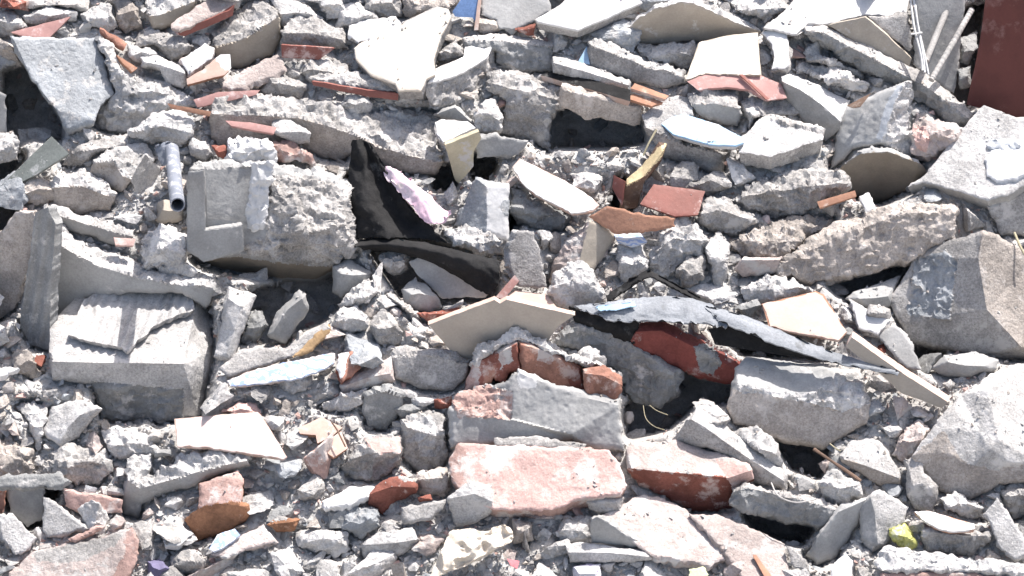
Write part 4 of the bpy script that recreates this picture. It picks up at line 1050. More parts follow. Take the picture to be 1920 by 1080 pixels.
S('floor_tile', 'tile', 'flat orange-cream floor tile lying in the sun, left of the split boulder', 'clay_peach', "1428,570 1530,546 1544,552 1588,623 1574,638 1530,630 1480,621 1442,611", n=(0, .42, .9), t=10, st='tile', side='terracotta', sst='tile', z=20, ref='the flat orange-cream tile', coat='glaze_face')
R('concrete_lump', 'rubble', 'dark grey stone left of the flat orange-cream tile', 'concrete_dark', "1376,578 1420,559 1428,571 1404,595", z=8)
R('rubble_heap', 'rubble', 'crumbly pale heap above the flat orange-cream tile', 'concrete_pale', "1388,541 1440,519 1490,524 1531,545 1430,567 1400,561", st='lump', kf=.4, z=2)
S('floor_tile', 'tile', 'thin clay tile standing on edge, a long diagonal below the orange-cream tile', 'tile_back', "1586,650 1597,632 1680,691 1778,754 1766,765 1690,737 1640,692", n=(-.15, .98, .1), t=24, back=(.1, -1, 0), taper=0, st='tile', side='clay_tile', sst='tile', z=26, ref='the clay tile on edge')

# --- centre: cream tile, masonry, felt strip
S('wooden_strip', 'wood strip', 'thin reddish strip standing behind the cream floor tile', 'tile_red_dusty', "930,557 965,516 974,527 944,561", n=(.3, .8, .5), t=6, st='flat', sst='flat', z=6)
S('floor_tile', 'tile', 'sunlit cream tile lying behind the large cream floor tile', 'clay_peach', "948,558 967,544 1024,552 1044,575 977,570", n=(0, .35, .94), t=9, st='tile', sst='tile', z=2)
S('floor_tile', 'tile', 'large cream floor tile turned to the viewer, shaded with an orange lit edge', 'tile_back', "803,609 927,562 937,569 950,562 1078,591 1046,612 1012,662 900,684 850,664", n=(-.03, .97, -.12), t=16, st='tile', side='clay_tile', sst='tile', z=24, back=(0, -1, -.02), taper=0, ref='the large cream floor tile')
R('concrete_block', 'block', 'dark grey concrete block behind the red brick masonry chunk', 'concrete_dark', "1038,641 1075,604 1160,609 1216,660 1277,695 1272,736 1236,761 1190,747 1150,692 1100,667", ridge="1050,630 1090,618 1160,630 1262,700", kt=.8, kf=.4, fst='rough', z=-6, ref='the dark grey block')
R('mortar_crumbs', 'mortar', 'white mortar crumbs on the dark grey block, above the orange brick end', 'concrete_pale', "1086,664 1110,652 1136,676 1130,690 1098,682", st='lump', z=18)
R('concrete_beam', 'beam', 'dull red painted beam end with a bare grey patch, centre right', 'paint_red_beam', "1178,640 1200,604 1236,599 1320,639 1392,680 1382,721 1330,711 1270,691 1214,666", ridge="1192,622 1240,620 1320,660 1386,696", kt=.8, kf=.5, st='worn', zones=[("1300,648 1336,642 1352,680 1336,706 1312,694", 'concrete_dark', 'rough')], z=10, ref='the dull red beam')
sheet('roofing_felt', 'roofing felt', 'dusty grey felt strip bent across the dull red beam, dark beneath', 'felt_dusty',
      [[(1076, 574, 24), (1140, 566, 32), (1206, 558, 30), (1270, 556, 30), (1330, 570, 34), (1372, 594, 34)], [(1110, 588, 36), (1160, 580, 46), (1214, 576, 46), (1276, 578, 44), (1328, 590, 44), (1368, 606, 42)], [(1134, 597, 40), (1172, 603, 48), (1220, 600, 52), (1282, 605, 50), (1320, 608, 48), (1358, 614, 46)]], thick=4, wrinkle=1.8, seed=11, under='felt_black', ref='the dusty felt strip')
sheet('paint_patch', None, 'pale blue painted patch', 'paint_blue', [[(1118, 575, 40), (1150, 571, 45), (1188, 566, 46)], [(1128, 582, 47), (1158, 580, 53), (1194, 573, 52)]], thick=1.5, wrinkle=0.6, seed=17, parent=HEROES[-1]['ob'], raster_it=False)
sheet('roofing_felt', 'roofing felt', 'black felt flap under the left end of the dusty felt strip', 'felt_black',
      [[(1066, 576, 12), (1120, 592, 22), (1170, 600, 28), (1200, 602, 26)], [(1078, 600, 8), (1120, 612, 14), (1160, 622, 16), (1192, 628, 12)], [(1092, 612, -8), (1130, 624, -4), (1160, 636, -2), (1186, 644, -4)]], thick=4, wrinkle=1.5, seed=13)
sheet('roofing_felt', 'roofing felt', 'black curled felt arching up behind the dusty felt strip', 'felt_black',
      [[(1136, 556, 0), (1176, 528, 18), (1214, 508, 26), (1236, 516, 22), (1280, 540, 18), (1330, 566, 16)], [(1140, 566, 4), (1178, 540, 22), (1216, 518, 32), (1238, 526, 28), (1284, 550, 24), (1334, 576, 20)]], thick=4, wrinkle=1, seed=14)
sheet('roofing_felt', 'roofing felt', 'long tapering felt strip running down right to the clay tile on edge', 'felt_dusty',
      [[(1316, 572, 36), (1384, 588, 38), (1452, 616, 40), (1532, 648, 42), (1604, 674, 44), (1686, 696, 44)], [(1330, 584, 44), (1388, 602, 48), (1446, 632, 50), (1530, 660, 50), (1600, 682, 50), (1686, 698, 46)], [(1344, 600, 46), (1394, 620, 50), (1440, 640, 52), (1526, 668, 52), (1598, 688, 50), (1684, 701, 46)]], thick=4, wrinkle=1.4, seed=15, under='felt_black', ref='the long felt strip')
S('sheet_board', 'board', 'black sheet added for the shaded underside of the long felt strip', 'felt_black', "1328,616 1372,612 1480,646 1566,676 1480,668 1340,646", n=(-.1, .9, .4), t=6, st='tile', sst='tile', z=18)  # no board here: black sheet standing in for the shade under the felt strip
R('concrete_block', 'block', 'rounded concrete block with a chipped lit ridge, below the long felt strip', 'cast_grey', "1363,762 1380,690 1400,667 1450,674 1560,689 1608,690 1616,720 1634,756 1626,791 1545,837 1470,827 1375,792", ridge="1384,728 1420,730 1500,744 1560,728 1622,748", kt=.75, kf=.12, st='worn', fst='worn', front='concrete_warm', zones=[("1384,722 1420,724 1500,738 1530,735 1570,700 1612,696 1630,756 1580,772 1540,762 1500,752 1420,738 1386,736", 'concrete_pale', 'rough')], z=18, depth=90, ref='the rounded concrete block')  # grey top and pale chipped ridge put shadow and sunlight into the colour

R('concrete_chunk', 'rubble', 'sloping pinkish chunk left of the grey granular block', 'concrete_pink', "636,724 668,699 736,668 740,712 692,726 640,740", ridge="650,722 690,708 732,700", kt=.7, kf=.4, st='worn', z=4)
# masonry chunk
b = R('masonry_chunk', 'masonry', 'masonry chunk of red brick under mortar with a grey plastered corner, centre front', 'cast_grey', "846,838 840,770 860,738 886,727 930,720 954,714 975,690 1002,702 1040,720 1080,729 1120,740 1164,744 1169,846 1100,836 1070,824 950,832", ridge="850,770 960,784 976,700 1080,742 1160,760", kt=.5, kf=0.0, st='worn', fst='worn', front='cast_grey', z=34, depth=90, jag=4,
  bumps="960,786,14 1072,814,10", zones=[("968,690 1006,694 1004,726 976,730", 'plaster_white'), ("846,745 900,720 962,735 958,786 856,782", 'brick_dusty', 'rough')], ref='the masonry chunk')
R('brick_course', None, 'left red brick, smeared with dust', 'brick_red', "866,742 872,712 890,676 930,655 971,638 976,694 954,700 946,722 924,708 906,738 886,728", ridge="886,684 930,664 968,646", kt=.7, kf=.12, st='brick', z=46, parent=b, depth=60, jag=4, lean=.25, zones=[("864,744 870,712 886,680 902,690 896,740", 'brick_dusty'), ("930,652 956,642 962,676 940,690", 'concrete_pink'), ("908,690 930,684 926,712 906,730", 'brick_orange')])
R('brick_course', None, 'right brick, brighter orange red', 'brick_orange', "972,638 1010,646 1052,666 1090,684 1098,742 1074,728 1048,738 1022,714 996,712 977,694", ridge="976,646 1012,655 1086,692", kt=.7, kf=.12, st='brick', z=46, parent=b, depth=60, jag=4, lean=-.12, zones=[("1010,650 1040,664 1034,684 1008,676", 'brick_dusty'), ("1060,690 1098,694 1098,744 1070,726", 'brick_red')])
R('brick_course', None, 'orange brick end with a broken tip', 'brick_orange', "1092,690 1128,684 1166,704 1168,722 1152,756 1120,748 1096,740", ridge="1096,700 1130,704 1162,720", kt=.7, kf=.15, st='brick', jag=5, z=50, parent=b, depth=40)
R('mortar_layer', None, 'pale crumbly mortar rim', 'concrete_pale', "884,680 900,652 940,632 970,615 1004,626 1062,664 1130,682 1166,706 1120,690 1050,668 975,642 930,656 892,684", ridge="892,668 940,644 972,632 1030,654 1100,682", kt=.8, kf=.4, st='lump', z=52, parent=b, depth=50)

# --- lower band, left to right
R('boulder', 'boulder', 'angular split stone left below the ribbed block, lit left and shaded right', 'concrete_pale', "79,810 97,763 113,756 167,746 191,767 147,818 113,834 81,816", ridge="186,764 150,778 128,800 112,830", kt=.6, kf=.62, front='concrete', st='worn', fst='worn', z=12, ref='the angular split stone')  # right side in a darker concrete, its shade put into the colour
R('concrete_lump', 'rubble', 'pale stone left of the angular split stone', 'concrete_pale', "32,764 63,752 88,767 84,798 73,842 50,791", kf=.4, z=8)
R('concrete_chunk', 'rubble', 'large rough chunk at the left edge above the grey plank', 'concrete_warm', "-14,830 20,819 60,844 62,892 40,898 -14,900", kf=.3, st='lump', z=4)
R('concrete_chunk', 'rubble', 'rough wide chunk on the grey plank, below the angular split stone', 'concrete', "66,890 100,850 130,834 196,844 206,876 190,906 110,900", kf=.45, st='lump', z=4)
S('timber_plank', 'plank', 'grey plank edge over the dark alcove at the left', 'concrete_dark', "-14,892 110,888 131,903 115,913 -14,917", n=(0, .7, .7), t=14, st='worn', z=22, ref='the grey plank edge')
S('concrete_slab', 'slab', 'shaded grey slab deep inside the dark alcove at the left', 'cast_grey', "14,918 84,914 80,972 52,988 20,966", n=(0, .97, .2), t=14, z=-60)
S('brick_shard', 'brick', 'orange brick end at the left edge inside the dark alcove', 'brick_orange', "-12,918 13,918 10,961 -12,966", n=(.2, .9, .3), t=20, st='brick', sst='brick', z=-24)
S('stone_shard', 'rubble', 'triangular pale shard standing right of the dark alcove', 'concrete_pale', "82,932 94,934 134,967 161,990 90,1009 81,998", n=(-.15, .75, .62), t=16, z=6, ref='the triangular pale shard')
S('stone_shard', 'rubble', 'pointed grey shard standing below the dark alcove at the left edge', 'concrete_pale', "-4,966 20,962 68,1007 50,1034 30,1041 5,1010", n=(.1, .75, .65), t=18, z=10)
S('brick', 'brick', 'dusty red brick lying behind the triangular pale shard', 'brick_dusty', "116,917 133,919 200,932 231,937 228,961 160,968 122,951", n=(.02, .9, .42), t=40, st='brick', sst='brick', z=-2)
R('concrete_chunk', 'rubble', 'white dusty lump left of the pale pink tile', 'concrete_pale', "192,807 220,799 290,822 301,843 287,851 215,858 196,831", kf=.4, z=6)
R('concrete_lump', 'rubble', 'small dark grey block touching the left tip of the pale pink tile', 'concrete_dark', "286,842 324,840 324,854 290,858", z=8)
R('brick_crumbs', 'brick', 'heap of pink brick dust above the pale pink tile', 'brick_pink', "412,772 440,756 480,756 492,778 450,782", st='lump', kf=.4, z=0)
S('floor_tile', 'tile', 'pale pink clay tile lying in full sun at the lower left', 'clay_pale', "327,785 483,772 491,780 538,857 533,861 467,851 387,839 332,836", n=(0, .45, .89), t=9, st='tile', side='clay_tile', sst='tile', z=22, ref='the pale pink tile', coat='glaze_face')
S('tile_shard', 'tile', 'pink clay tile shard right of the pale pink tile, upper of two', 'clay_tile', "558,803 603,782 642,802 625,816 595,831 592,816 562,813", n=(.05, .5, .86), t=10, st='tile', side='terracotta', sst='tile', z=10)
S('tile_shard', 'tile', 'pink clay tile shard right of the pale pink tile, lower of two', 'clay_tile', "596,836 640,808 652,840 626,858", n=(.1, .5, .86), t=10, st='tile', side='terracotta', sst='tile', z=10)
R('concrete_slab', 'slab', 'bent white rubble slab with a crusty top, below the pale pink tile', 'concrete_pale', "236,862 250,849 284,846 281,888 327,867 370,845 464,853 468,871 410,888 367,909 317,922 267,945 257,969 233,961 229,937", ridge="240,900 262,916 320,900 400,876 462,864", kt=.8, kf=.8, front='cast_grey', fst='worn', st='lump', z=16, depth=60, ref='the bent white slab')
R('brick', 'brick', 'burnt orange brick with a pinkish upper half, lower left', 'brick_burnt', "372,907 447,882 458,897 454,940 468,947 464,971 433,994 367,1014 349,974 373,951", ridge="372,950 410,944 460,950", kt=.35, kf=.4, st='brick', zones=[("366,902 450,876 464,898 456,940 410,942 372,952", 'brick_dusty', 'brick')], z=22, ref='the burnt orange brick')
R('brick_shard', 'brick', 'small ochre brick chip right of the burnt orange brick', 'brick_burnt', "499,984 520,966 564,973 553,994 520,996", z=14, kf=.35, zones=[("505,960 545,960 540,976 515,978", 'concrete')])
S('plaster_slab', 'plaster', 'pinkish plaster slab right below the burnt orange brick', 'concrete_pink', "396,1041 457,1003 493,982 521,1017 460,1031 427,1048", n=(-.05, .5, .86), t=12, st='worn', z=12)
S('tile_shard', 'tile', 'white shard painted with blue scrolls under the burnt orange brick', 'tile_scrolls', "392,1028 407,1003 440,991 451,1003 417,1028 400,1034", n=(-.1, .5, .86), t=9, st='tile', sst='tile', z=18)
S('plaster_slab', 'slab', 'white slab left below the burnt orange brick', 'plaster_white', "305,1014 340,984 362,1000 336,1024 309,1024", n=(0, .45, .9), t=14, z=8)
S('brick', 'brick', 'large reddish brick with a dusty grey top at the lower left corner', 'concrete_pink', "18,1075 63,1036 133,1019 187,1009 247,988 262,1013 258,1048 235,1095 14,1095", n=(-.05, .62, .78), t=40, side='brick_pink', st='brick', sst='brick', z=14, zones=[("225,985 250,985 266,1013 262,1050 236,1098 200,1098 236,1030", 'brick_dusty', 'brick'), ("60,1036 187,1008 235,992 215,1024 160,1050 100,1056 70,1052", 'concrete', 'worn')], ref='the large reddish brick')
S('brick_shard', 'brick', 'thin red brick strip lying on top of the large reddish brick', 'brick_dusty', "128,1013 180,986 198,986 140,1018", n=(0, .6, .8), t=8, st='brick', sst='brick', z=18)
R('cloth_scrap', 'cloth', 'crumpled purple cloth scrap at the bottom left', 'cloth_purple', "277,1051 300,1046 322,1067 306,1076 300,1090 276,1090", st='worn', z=14, kf=.4)
R('concrete_lump', 'rubble', 'grey lump right of the purple cloth scrap', 'concrete', "318,1032 345,1028 390,1047 386,1069 340,1084 322,1062", z=8)
R('concrete_chunk', 'rubble', 'white sunlit boulder in the gravel left of the pale smooth stone', 'concrete_pale', "556,1001 600,989 652,1000 657,1031 630,1042 563,1022", z=8)
# lower middle
R('concrete_block', 'block', 'grey granular block left of the masonry chunk', 'concrete', "737,660 750,652 846,656 885,673 876,707 850,732 790,727 737,708", ridge="742,668 800,666 878,682", kt=1.0, kf=.08, fst='worn', z=8, ref='the grey granular block')
R('concrete_chunk', 'rubble', 'sloping pale slab end below the chunky pale stone', 'concrete_pale', "598,762 640,738 692,724 684,756 640,772", kf=.45, z=6)
R('boulder', 'boulder', 'dark rounded boulder left of the grey-white rock', 'concrete_dark', "681,742 725,722 755,737 751,771 724,809 690,802 678,770", ridge="688,742 724,734 750,744", kt=.7, kf=.5, fst='worn', z=6, ref='the dark rounded boulder')
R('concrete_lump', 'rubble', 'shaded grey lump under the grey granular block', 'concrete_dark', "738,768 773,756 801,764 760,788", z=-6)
R('boulder', 'boulder', 'big grey rock streaked white, left of the pink brick', 'concrete', "752,788 790,772 831,775 839,853 824,878 780,888 756,861", ridge="762,800 800,812 836,806", kf=.5, st='rough', zones=[("768,782 806,778 822,800 812,850 786,846", 'concrete_pale', 'lump')], z=6, ref='the white-streaked rock')
R('masonry_chunk', 'masonry', 'mixed lump of mortar with a pink brick top, left of the white-streaked rock', 'concrete', "638,872 683,822 750,819 757,860 724,889 687,902 638,889", ridge="646,866 690,850 752,846", kt=.7, kf=.55, zones=[("682,824 752,818 756,846 716,852 694,840", 'brick_pink', 'brick')], z=14, ref='the pink-topped mortar lump')
R('brick', 'brick', 'rusty red brick fragment lying left of the pink brick', 'brick_red', "689,928 717,899 753,889 784,906 781,921 733,944 717,962 692,944", ridge="700,924 736,912 776,914", kt=.6, kf=.5, st='brick', zones=[("738,886 786,900 760,906", 'concrete')], z=18, ref='the rusty red brick fragment')
R('brick_shard', 'brick', 'tiny red brick crumb right of the rusty red brick fragment', 'brick_red', "783,933 807,926 811,937 787,941", z=18)
R('concrete_lump', 'rubble', 'pinkish grey lump between the rusty red fragment and the pink brick', 'concrete_warm', "783,887 833,879 842,917 830,932 787,924", z=10, ridge="788,900 836,896")
S('plaster_slab', 'slab', 'flat grey chip standing below the tiny red brick crumb', 'concrete', "752,950 834,936 830,954 807,974 756,981", n=(0, .75, .65), t=10, st='worn', z=16)
S('brick', 'brick', 'large pink dusty brick lying broadside in the sun, front centre', 'brick_pink', "840,868 858,832 900,832 1020,837 1140,843 1161,866 1176,912 1168,928 1090,936 1040,956 930,956 870,930 846,900", n=(0, .62, .78), t=55, side='brick_dusty', st='brick', sst='brick', z=32, zones=[("838,866 858,828 872,850 880,898 858,926 836,900", 'brick_dusty')], ref='the large pink brick')
R('stone_shard', 'rubble', 'white angular stone in front of the left end of the large pink brick', 'concrete_pale', "836,934 880,902 921,907 925,954 891,979 857,989", ridge="846,934 890,926 922,940", kt=.35, kf=.4, st='worn', z=44, ref='the white angular stone')
S('concrete_slab', 'slab', 'thin concrete plate in the gap between masonry chunk and pink brick', 'concrete', "925,822 1000,818 1100,834 1094,846 1000,838 930,838", n=(0, .6, .8), t=8, st='worn', z=24)
R('brick', 'brick', 'dark red brick with a dusty pink top, right of the large pink brick', 'concrete_pink', "1175,846 1190,828 1270,827 1320,842 1407,870 1414,896 1382,921 1369,952 1300,957 1200,908 1178,882", ridge="1184,878 1240,884 1310,890 1366,896 1408,882", kt=.9, kf=1.0, front='brick_red', st='brick', fst='brick', zones=[("1340,860 1410,868 1416,900 1376,920 1362,895", 'brick_pink', 'brick')], z=20, depth=70, ref='the dark red brick')
R('concrete_lump', 'rubble', 'smooth white stone in the gravel, front', 'concrete_pale', "676,1021 707,999 773,986 788,1010 763,1031 723,1054 682,1048", ridge="686,1022 740,1018 780,1012", kt=.5, st='worn', z=16, ref='the smooth white stone')
R('concrete_lump', 'rubble', 'bluish grey cube-like stone above the smooth white stone', 'concrete_blue', "638,968 660,946 711,952 711,984 677,1008 638,988", z=12)
S('plaster_slab', 'slab', 'pale flat slab left of the rusty red brick fragment', 'plaster_white', "603,941 660,912 708,912 691,931 640,951 606,956", n=(0, .45, .9), t=15, st='worn', z=10)
b = sheet('paper_bag', 'paper', 'torn tan paper lying crumpled in the gravel, front centre', 'paper_tan',
      [[(846, 996, 26), (880, 990, 34), (912, 996, 24), (942, 984, 30), (962, 996, 24)], [(832, 1024, 36), (868, 1016, 44), (900, 1024, 34), (930, 1014, 40), (960, 1014, 28)], [(816, 1056, 40), (846, 1044, 50), (880, 1048, 36), (906, 1040, 42), (930, 1030, 30)], [(802, 1096, 44), (826, 1080, 50), (846, 1070, 40), (872, 1060, 38), (900, 1050, 30)]], thick=2, wrinkle=5, seed=21, ref='the tan paper')
R('concrete_lump', 'rubble', 'warm grey stone right of the tan paper', 'concrete_warm', "962,973 993,979 998,1011 962,1018", z=16)
R('concrete_lump', 'rubble', 'pale craggy lump left of the shaded triangular panel', 'concrete_pale', "1042,998 1060,969 1108,972 1109,1018 1053,1014", z=12)
R('concrete_lump', 'rubble', 'grey-shadowed lump under the right end of the large pink brick', 'concrete', "1096,941 1133,919 1171,932 1164,961 1123,961", z=20, kf=.6)
S('concrete_slab', 'slab', 'pale pinkish slab sloping at the bottom, right of the shaded triangular panel', 'concrete_pink', "1118,970 1207,926 1242,932 1292,960 1342,1000 1380,1038 1330,1062 1222,1042", n=(.1, .45, .88), t=26, st='worn', z=8, ref='the pinkish sloping slab')
S('wall_fragment', 'panel', 'shaded triangular panel edge in front of the pinkish sloping slab', 'cast_grey', "1108,973 1120,969 1222,1030 1133,1018 1109,1018", n=(-.1, .98, -.1), t=10, st='cast', z=22, ref='the shaded triangular panel')
R('timber_plank', 'plank', 'weathered pale moulding strip lying level at the bottom', 'concrete_pale', "1058,1020 1083,1016 1213,1032 1222,1047 1187,1054 1070,1054", ridge="1062,1036 1140,1036 1218,1044", kt=.9, kf=.5, st='worn', z=20, ref='the pale moulding strip')
R('cloth_scrap', 'cloth', 'white and purple striped cloth scrap at the bottom edge', 'cloth_stripe', "1075,1061 1127,1056 1128,1094 1074,1094", st='worn', kf=.3, z=20)
S('paper_scrap', 'paper', 'tiny pinkish red paper scrap in the gravel, front centre', 'paper_red', "950,1047 974,1052 970,1067 957,1060", n=(0, .5, .86), t=2, st='flat', sst='flat', z=22)
# lower right
R('concrete_slab', 'slab', 'white slab sloping down right with a crumbly right side, above the dark red brick', 'concrete_pale', "1252,832 1288,787 1306,762 1380,812 1478,888 1474,919 1410,902 1383,869 1325,838", ridge="1296,786 1320,800 1390,850 1470,902", kt=.9, kf=.5, st='worn', front='concrete', fst='worn', z=16, ref='the white sloping slab')
R('concrete_lump', 'rubble', 'craggy lump on the right side of the white sloping slab', 'concrete_pale', "1377,810 1420,799 1458,830 1461,856 1470,882 1440,872", z=14)
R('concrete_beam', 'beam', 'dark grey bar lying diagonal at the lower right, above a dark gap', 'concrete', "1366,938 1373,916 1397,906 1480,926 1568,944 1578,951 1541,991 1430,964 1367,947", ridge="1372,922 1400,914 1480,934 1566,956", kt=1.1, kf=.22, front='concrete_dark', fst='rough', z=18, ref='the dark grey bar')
R('concrete_block', 'block', 'leaning block with a shaded left face, right of the dark grey bar', 'cast_grey', "1511,1041 1533,1002 1577,946 1632,929 1614,971 1586,1016 1560,1051 1530,1061", ridge="1530,1012 1572,960 1622,938", kt=.5, kf=.45, st='worn', z=14, ref='the leaning block')
R('concrete_block', 'block', 'pale two-faced block left of the yellow plastic', 'concrete_pale', "1613,948 1630,926 1650,916 1701,950 1698,981 1658,1021 1633,1034 1612,1010", ridge="1632,932 1640,960 1646,1020", kt=.5, kf=.3, st='worn', zones=[("1610,945 1632,926 1642,960 1646,1026 1610,1015", 'cast_grey')], z=22, ref='the pale two-faced block')
R('plastic_scrap', 'plastic', 'crumpled yellow plastic scrap at the lower right', 'plastic_yellow', "1673,1011 1669,993 1697,981 1714,1000 1718,1021 1707,1031 1683,1024", st='rough', kf=.3, z=18, ref='the yellow plastic')
R('concrete_lump', 'rubble', 'flat-faced grey stone above the yellow plastic', 'concrete', "1697,864 1727,856 1734,887 1761,910 1758,938 1747,961 1713,954 1700,930", kf=.2, kt=.5, st='worn', z=20)
R('concrete_chunk', 'rubble', 'white lit chunk below the rounded concrete block', 'concrete_pale', "1572,854 1597,826 1647,822 1691,887 1688,908 1647,911 1613,888 1586,871", ridge="1584,862 1620,872 1684,896", kt=.7, st='worn', front='concrete_warm', fst='worn', z=6, ref='the white lit chunk')
R('concrete_lump', 'rubble', 'pinkish upright stone left of the stepped boulder', 'concrete_pink', "1672,851 1693,803 1723,789 1744,803 1711,854 1697,868", kf=.4, z=0)
R('concrete_lump', 'rubble', 'pale stone under the thin stick, left of the white lit chunk', 'concrete_pale', "1536,908 1563,879 1611,907 1614,924 1570,944 1546,931", z=14)
R('boulder', 'boulder', 'very large stepped boulder at the lower right edge', 'concrete_pale', "1709,856 1758,790 1800,740 1880,690 1945,678 1945,905 1872,906 1860,916 1820,937 1780,932 1738,897", ridge="1716,852 1768,806 1806,868 1866,880 1945,868", kt=.62, kf=.2, st='worn', front='concrete_warm', fst='worn', bumps="1790,770,-16 1850,730,-30 1836,808,-4 1856,842,22 1874,826,20 1890,866,14 1826,872,4 1780,850,4", z=26, depth=120, ref='the stepped boulder')
S('floor_tile', 'tile', 'white floor tile with a brick-red edge, lying on a grey block at the lower right', 'tile_white', "1713,960 1740,957 1828,983 1828,993 1780,996 1750,987", n=(0, .35, .94), t=9, st='tile', side='terracotta', sst='tile', z=30, ref='the small white tile', coat='glaze_face')
R('concrete_block', 'block', 'grey block under the small white tile', 'concrete', "1726,1008 1730,982 1780,996 1828,994 1855,1000 1855,1011 1820,1039 1747,1032", ridge="1730,996 1780,1002 1850,1006", kf=.4, z=20)
S('stone_shard', 'rubble', 'pointed pale shard standing at the lower right edge', 'concrete_pale', "1846,963 1870,932 1890,963 1918,1003 1927,1042 1900,1049 1877,1031", n=(-.1, .75, .65), t=18, z=18, ref='the pointed pale shard')
R('concrete_lump', 'rubble', 'craggy lump between the stepped boulder and the small white tile', 'concrete_pale', "1760,934 1793,922 1844,952 1844,974 1773,961", z=12)
R('concrete_lump', 'rubble', 'dark lump at the right edge below the stepped boulder', 'concrete', "1878,921 1925,889 1945,900 1945,962 1900,972 1884,946", z=4)
S('concrete_slab', 'slab', 'long pale slab lying across the bottom right corner', 'concrete_pale', "1642,1054 1657,1026 1727,1036 1853,1049 1945,1058 1945,1078 1800,1072 1650,1070", n=(0, .5, .86), t=14, st='rough', z=22, ref='the long bottom slab')
S('brick', 'brick', 'red brick edge under the long bottom slab', 'brick_dusty', "1650,1074 1780,1072 1945,1084 1945,1100 1650,1100", n=(0, .8, .6), t=20, st='brick', sst='brick', z=14)
S('plaster_slab', 'slab', 'small white slab standing at the bottom below the leaning block', 'plaster_white', "1556,1068 1583,1036 1598,1050 1594,1096 1558,1096", n=(-.1, .6, .8), t=14, z=18)
S('stone_shard', 'rubble', 'narrow grey shard leaning below the dark grey bar', 'concrete', "1472,1020 1487,1026 1511,1050 1521,1072 1487,1062", n=(-.1, .7, .7), t=10, z=16)
S('concrete_slab', 'slab', 'wide pale pink slab at the bottom, below the dark grey bar', 'concrete_pink', "1290,962 1340,964 1400,984 1470,1020 1488,1096 1400,1096 1360,1040", n=(.1, .45, .88), t=20, st='worn', z=12, ref='the wide pale pink slab')
S('clay_strip', 'tile', 'narrow clay strip lying on the wide pale pink slab', 'terracotta', "1411,1040 1418,1040 1458,1096 1442,1096", n=(0, .5, .86), t=6, st='tile', sst='tile', z=24)
tube('stick', [(1526, 842, 30), (1570, 872, 40), (1614, 902, 40)], 3.2, 'wood_brown', cat='stick', label='thin dark stick slanting across the gap below the rounded concrete block', seg=7, vary=.3)
tube('straw', [(1556, 832, 22), (1566, 840, 30), (1576, 846, 30)], 1.2, 'straw', cat='straw', label='short straw beside the thin dark stick', seg=5)
tube('straw', [(1218, 760, 10), (1232, 770, 16), (1252, 778, 14)], 0.7, 'straw', cat='straw', label='pale straw in the dark gap right of the masonry chunk, upper of two', seg=5)
tube('straw', [(1206, 760, 8), (1211, 784, 12), (1226, 799, 14), (1246, 806, 12)], 0.7, 'straw', cat='straw', label='pale straw in the dark gap right of the masonry chunk, lower of two', seg=5)

tube('stick', [(622, 792, 20), (632, 806, 30), (640, 822, 32), (648, 838, 28)], 1.6, 'wood_brown', cat='stick', label='thin bent brown sliver leaning against the lower pink clay tile shard', seg=6)
S('paper_scrap', 'paper', 'pale yellow-green scrap at the bottom edge below the pinkish sloping slab', 'scrap_green', "1292,1068 1318,1062 1330,1076 1316,1092 1290,1090", n=(0, .5, .86), t=3, st='cast', sst='flat', z=26)
tube('wire', [(1446, 905, 20), (1460, 930, 34), (1492, 942, 40), (1530, 936, 38)], 1.3, 'rebar_grey', cat='wire', label='thin loose wire curling over the dark grey bar', seg=6)

# ------------------------------------------------------------------ ground under the heap, then the loose rubble between the big pieces
VOIDS = [pts(s) for s in (
    "1030,206 1060,204 1130,224 1196,230 1204,262 1160,272 1030,272", "14,140 50,130 110,235 112,262 60,250 34,262 10,290",
    "480,548 560,528 644,512 640,560 600,600 500,640 440,600", "1274,700 1370,712 1360,752 1300,756 1250,800 1180,815 1176,765",
    "1462,832 1550,842 1536,892 1490,874", "8,918 108,914 84,985 46,985", "655,330 760,440 930,500 920,560 760,560 700,470",
    "816,318 852,316 850,352 818,352", "1560,530 1700,500 1690,540 1600,566", "1700,652 1770,664 1740,690", "1396,958 1520,990 1500,1018 1420,990",
    "1803,30 1838,10 1816,196 1790,190", "886,296 930,296 914,332 888,330", "-14,300 40,292 0,345 -14,420 -14,380", "-14,395 30,380 10,430 -14,460",
    "1345,612 1560,668 1400,660", "940,395 975,405 955,435", "1150,390 1168,330 1176,390")]
NEARZ = [(pts(s), lv) for s, lv in (
    ("955,285 1010,268 1230,275 1240,300 1180,335 1120,330 1000,320", -6), ("690,570 800,590 870,650 740,655 630,640", -8),
    ("-40,960 1960,960 1960,1200 -40,1200", -14), ("0,700 240,740 240,800 30,840 -40,800", -12), ("400,700 760,720 760,900 540,900 400,770", -14))]

gu = RU0 + (np.arange(RW) + 0.5) * RS
gv = RV0 + (np.arange(RH) + 0.5) * RS
GU, GV = np.meshgrid(gu, gv)
FLAT = np.column_stack([GU.ravel(), GV.ravel()])


def blur(A, k):
    for ax in (0, 1):
        c = np.cumsum(np.pad(A, [(k + 1, k) if i == ax else (0, 0) for i in (0, 1)], mode='edge'), axis=ax)
        A = (np.take(c, np.arange(2 * k + 1, c.shape[ax]), ax) - np.take(c, np.arange(0, c.shape[ax] - 2 * k - 1), ax)) / (2 * k + 1)
    return A


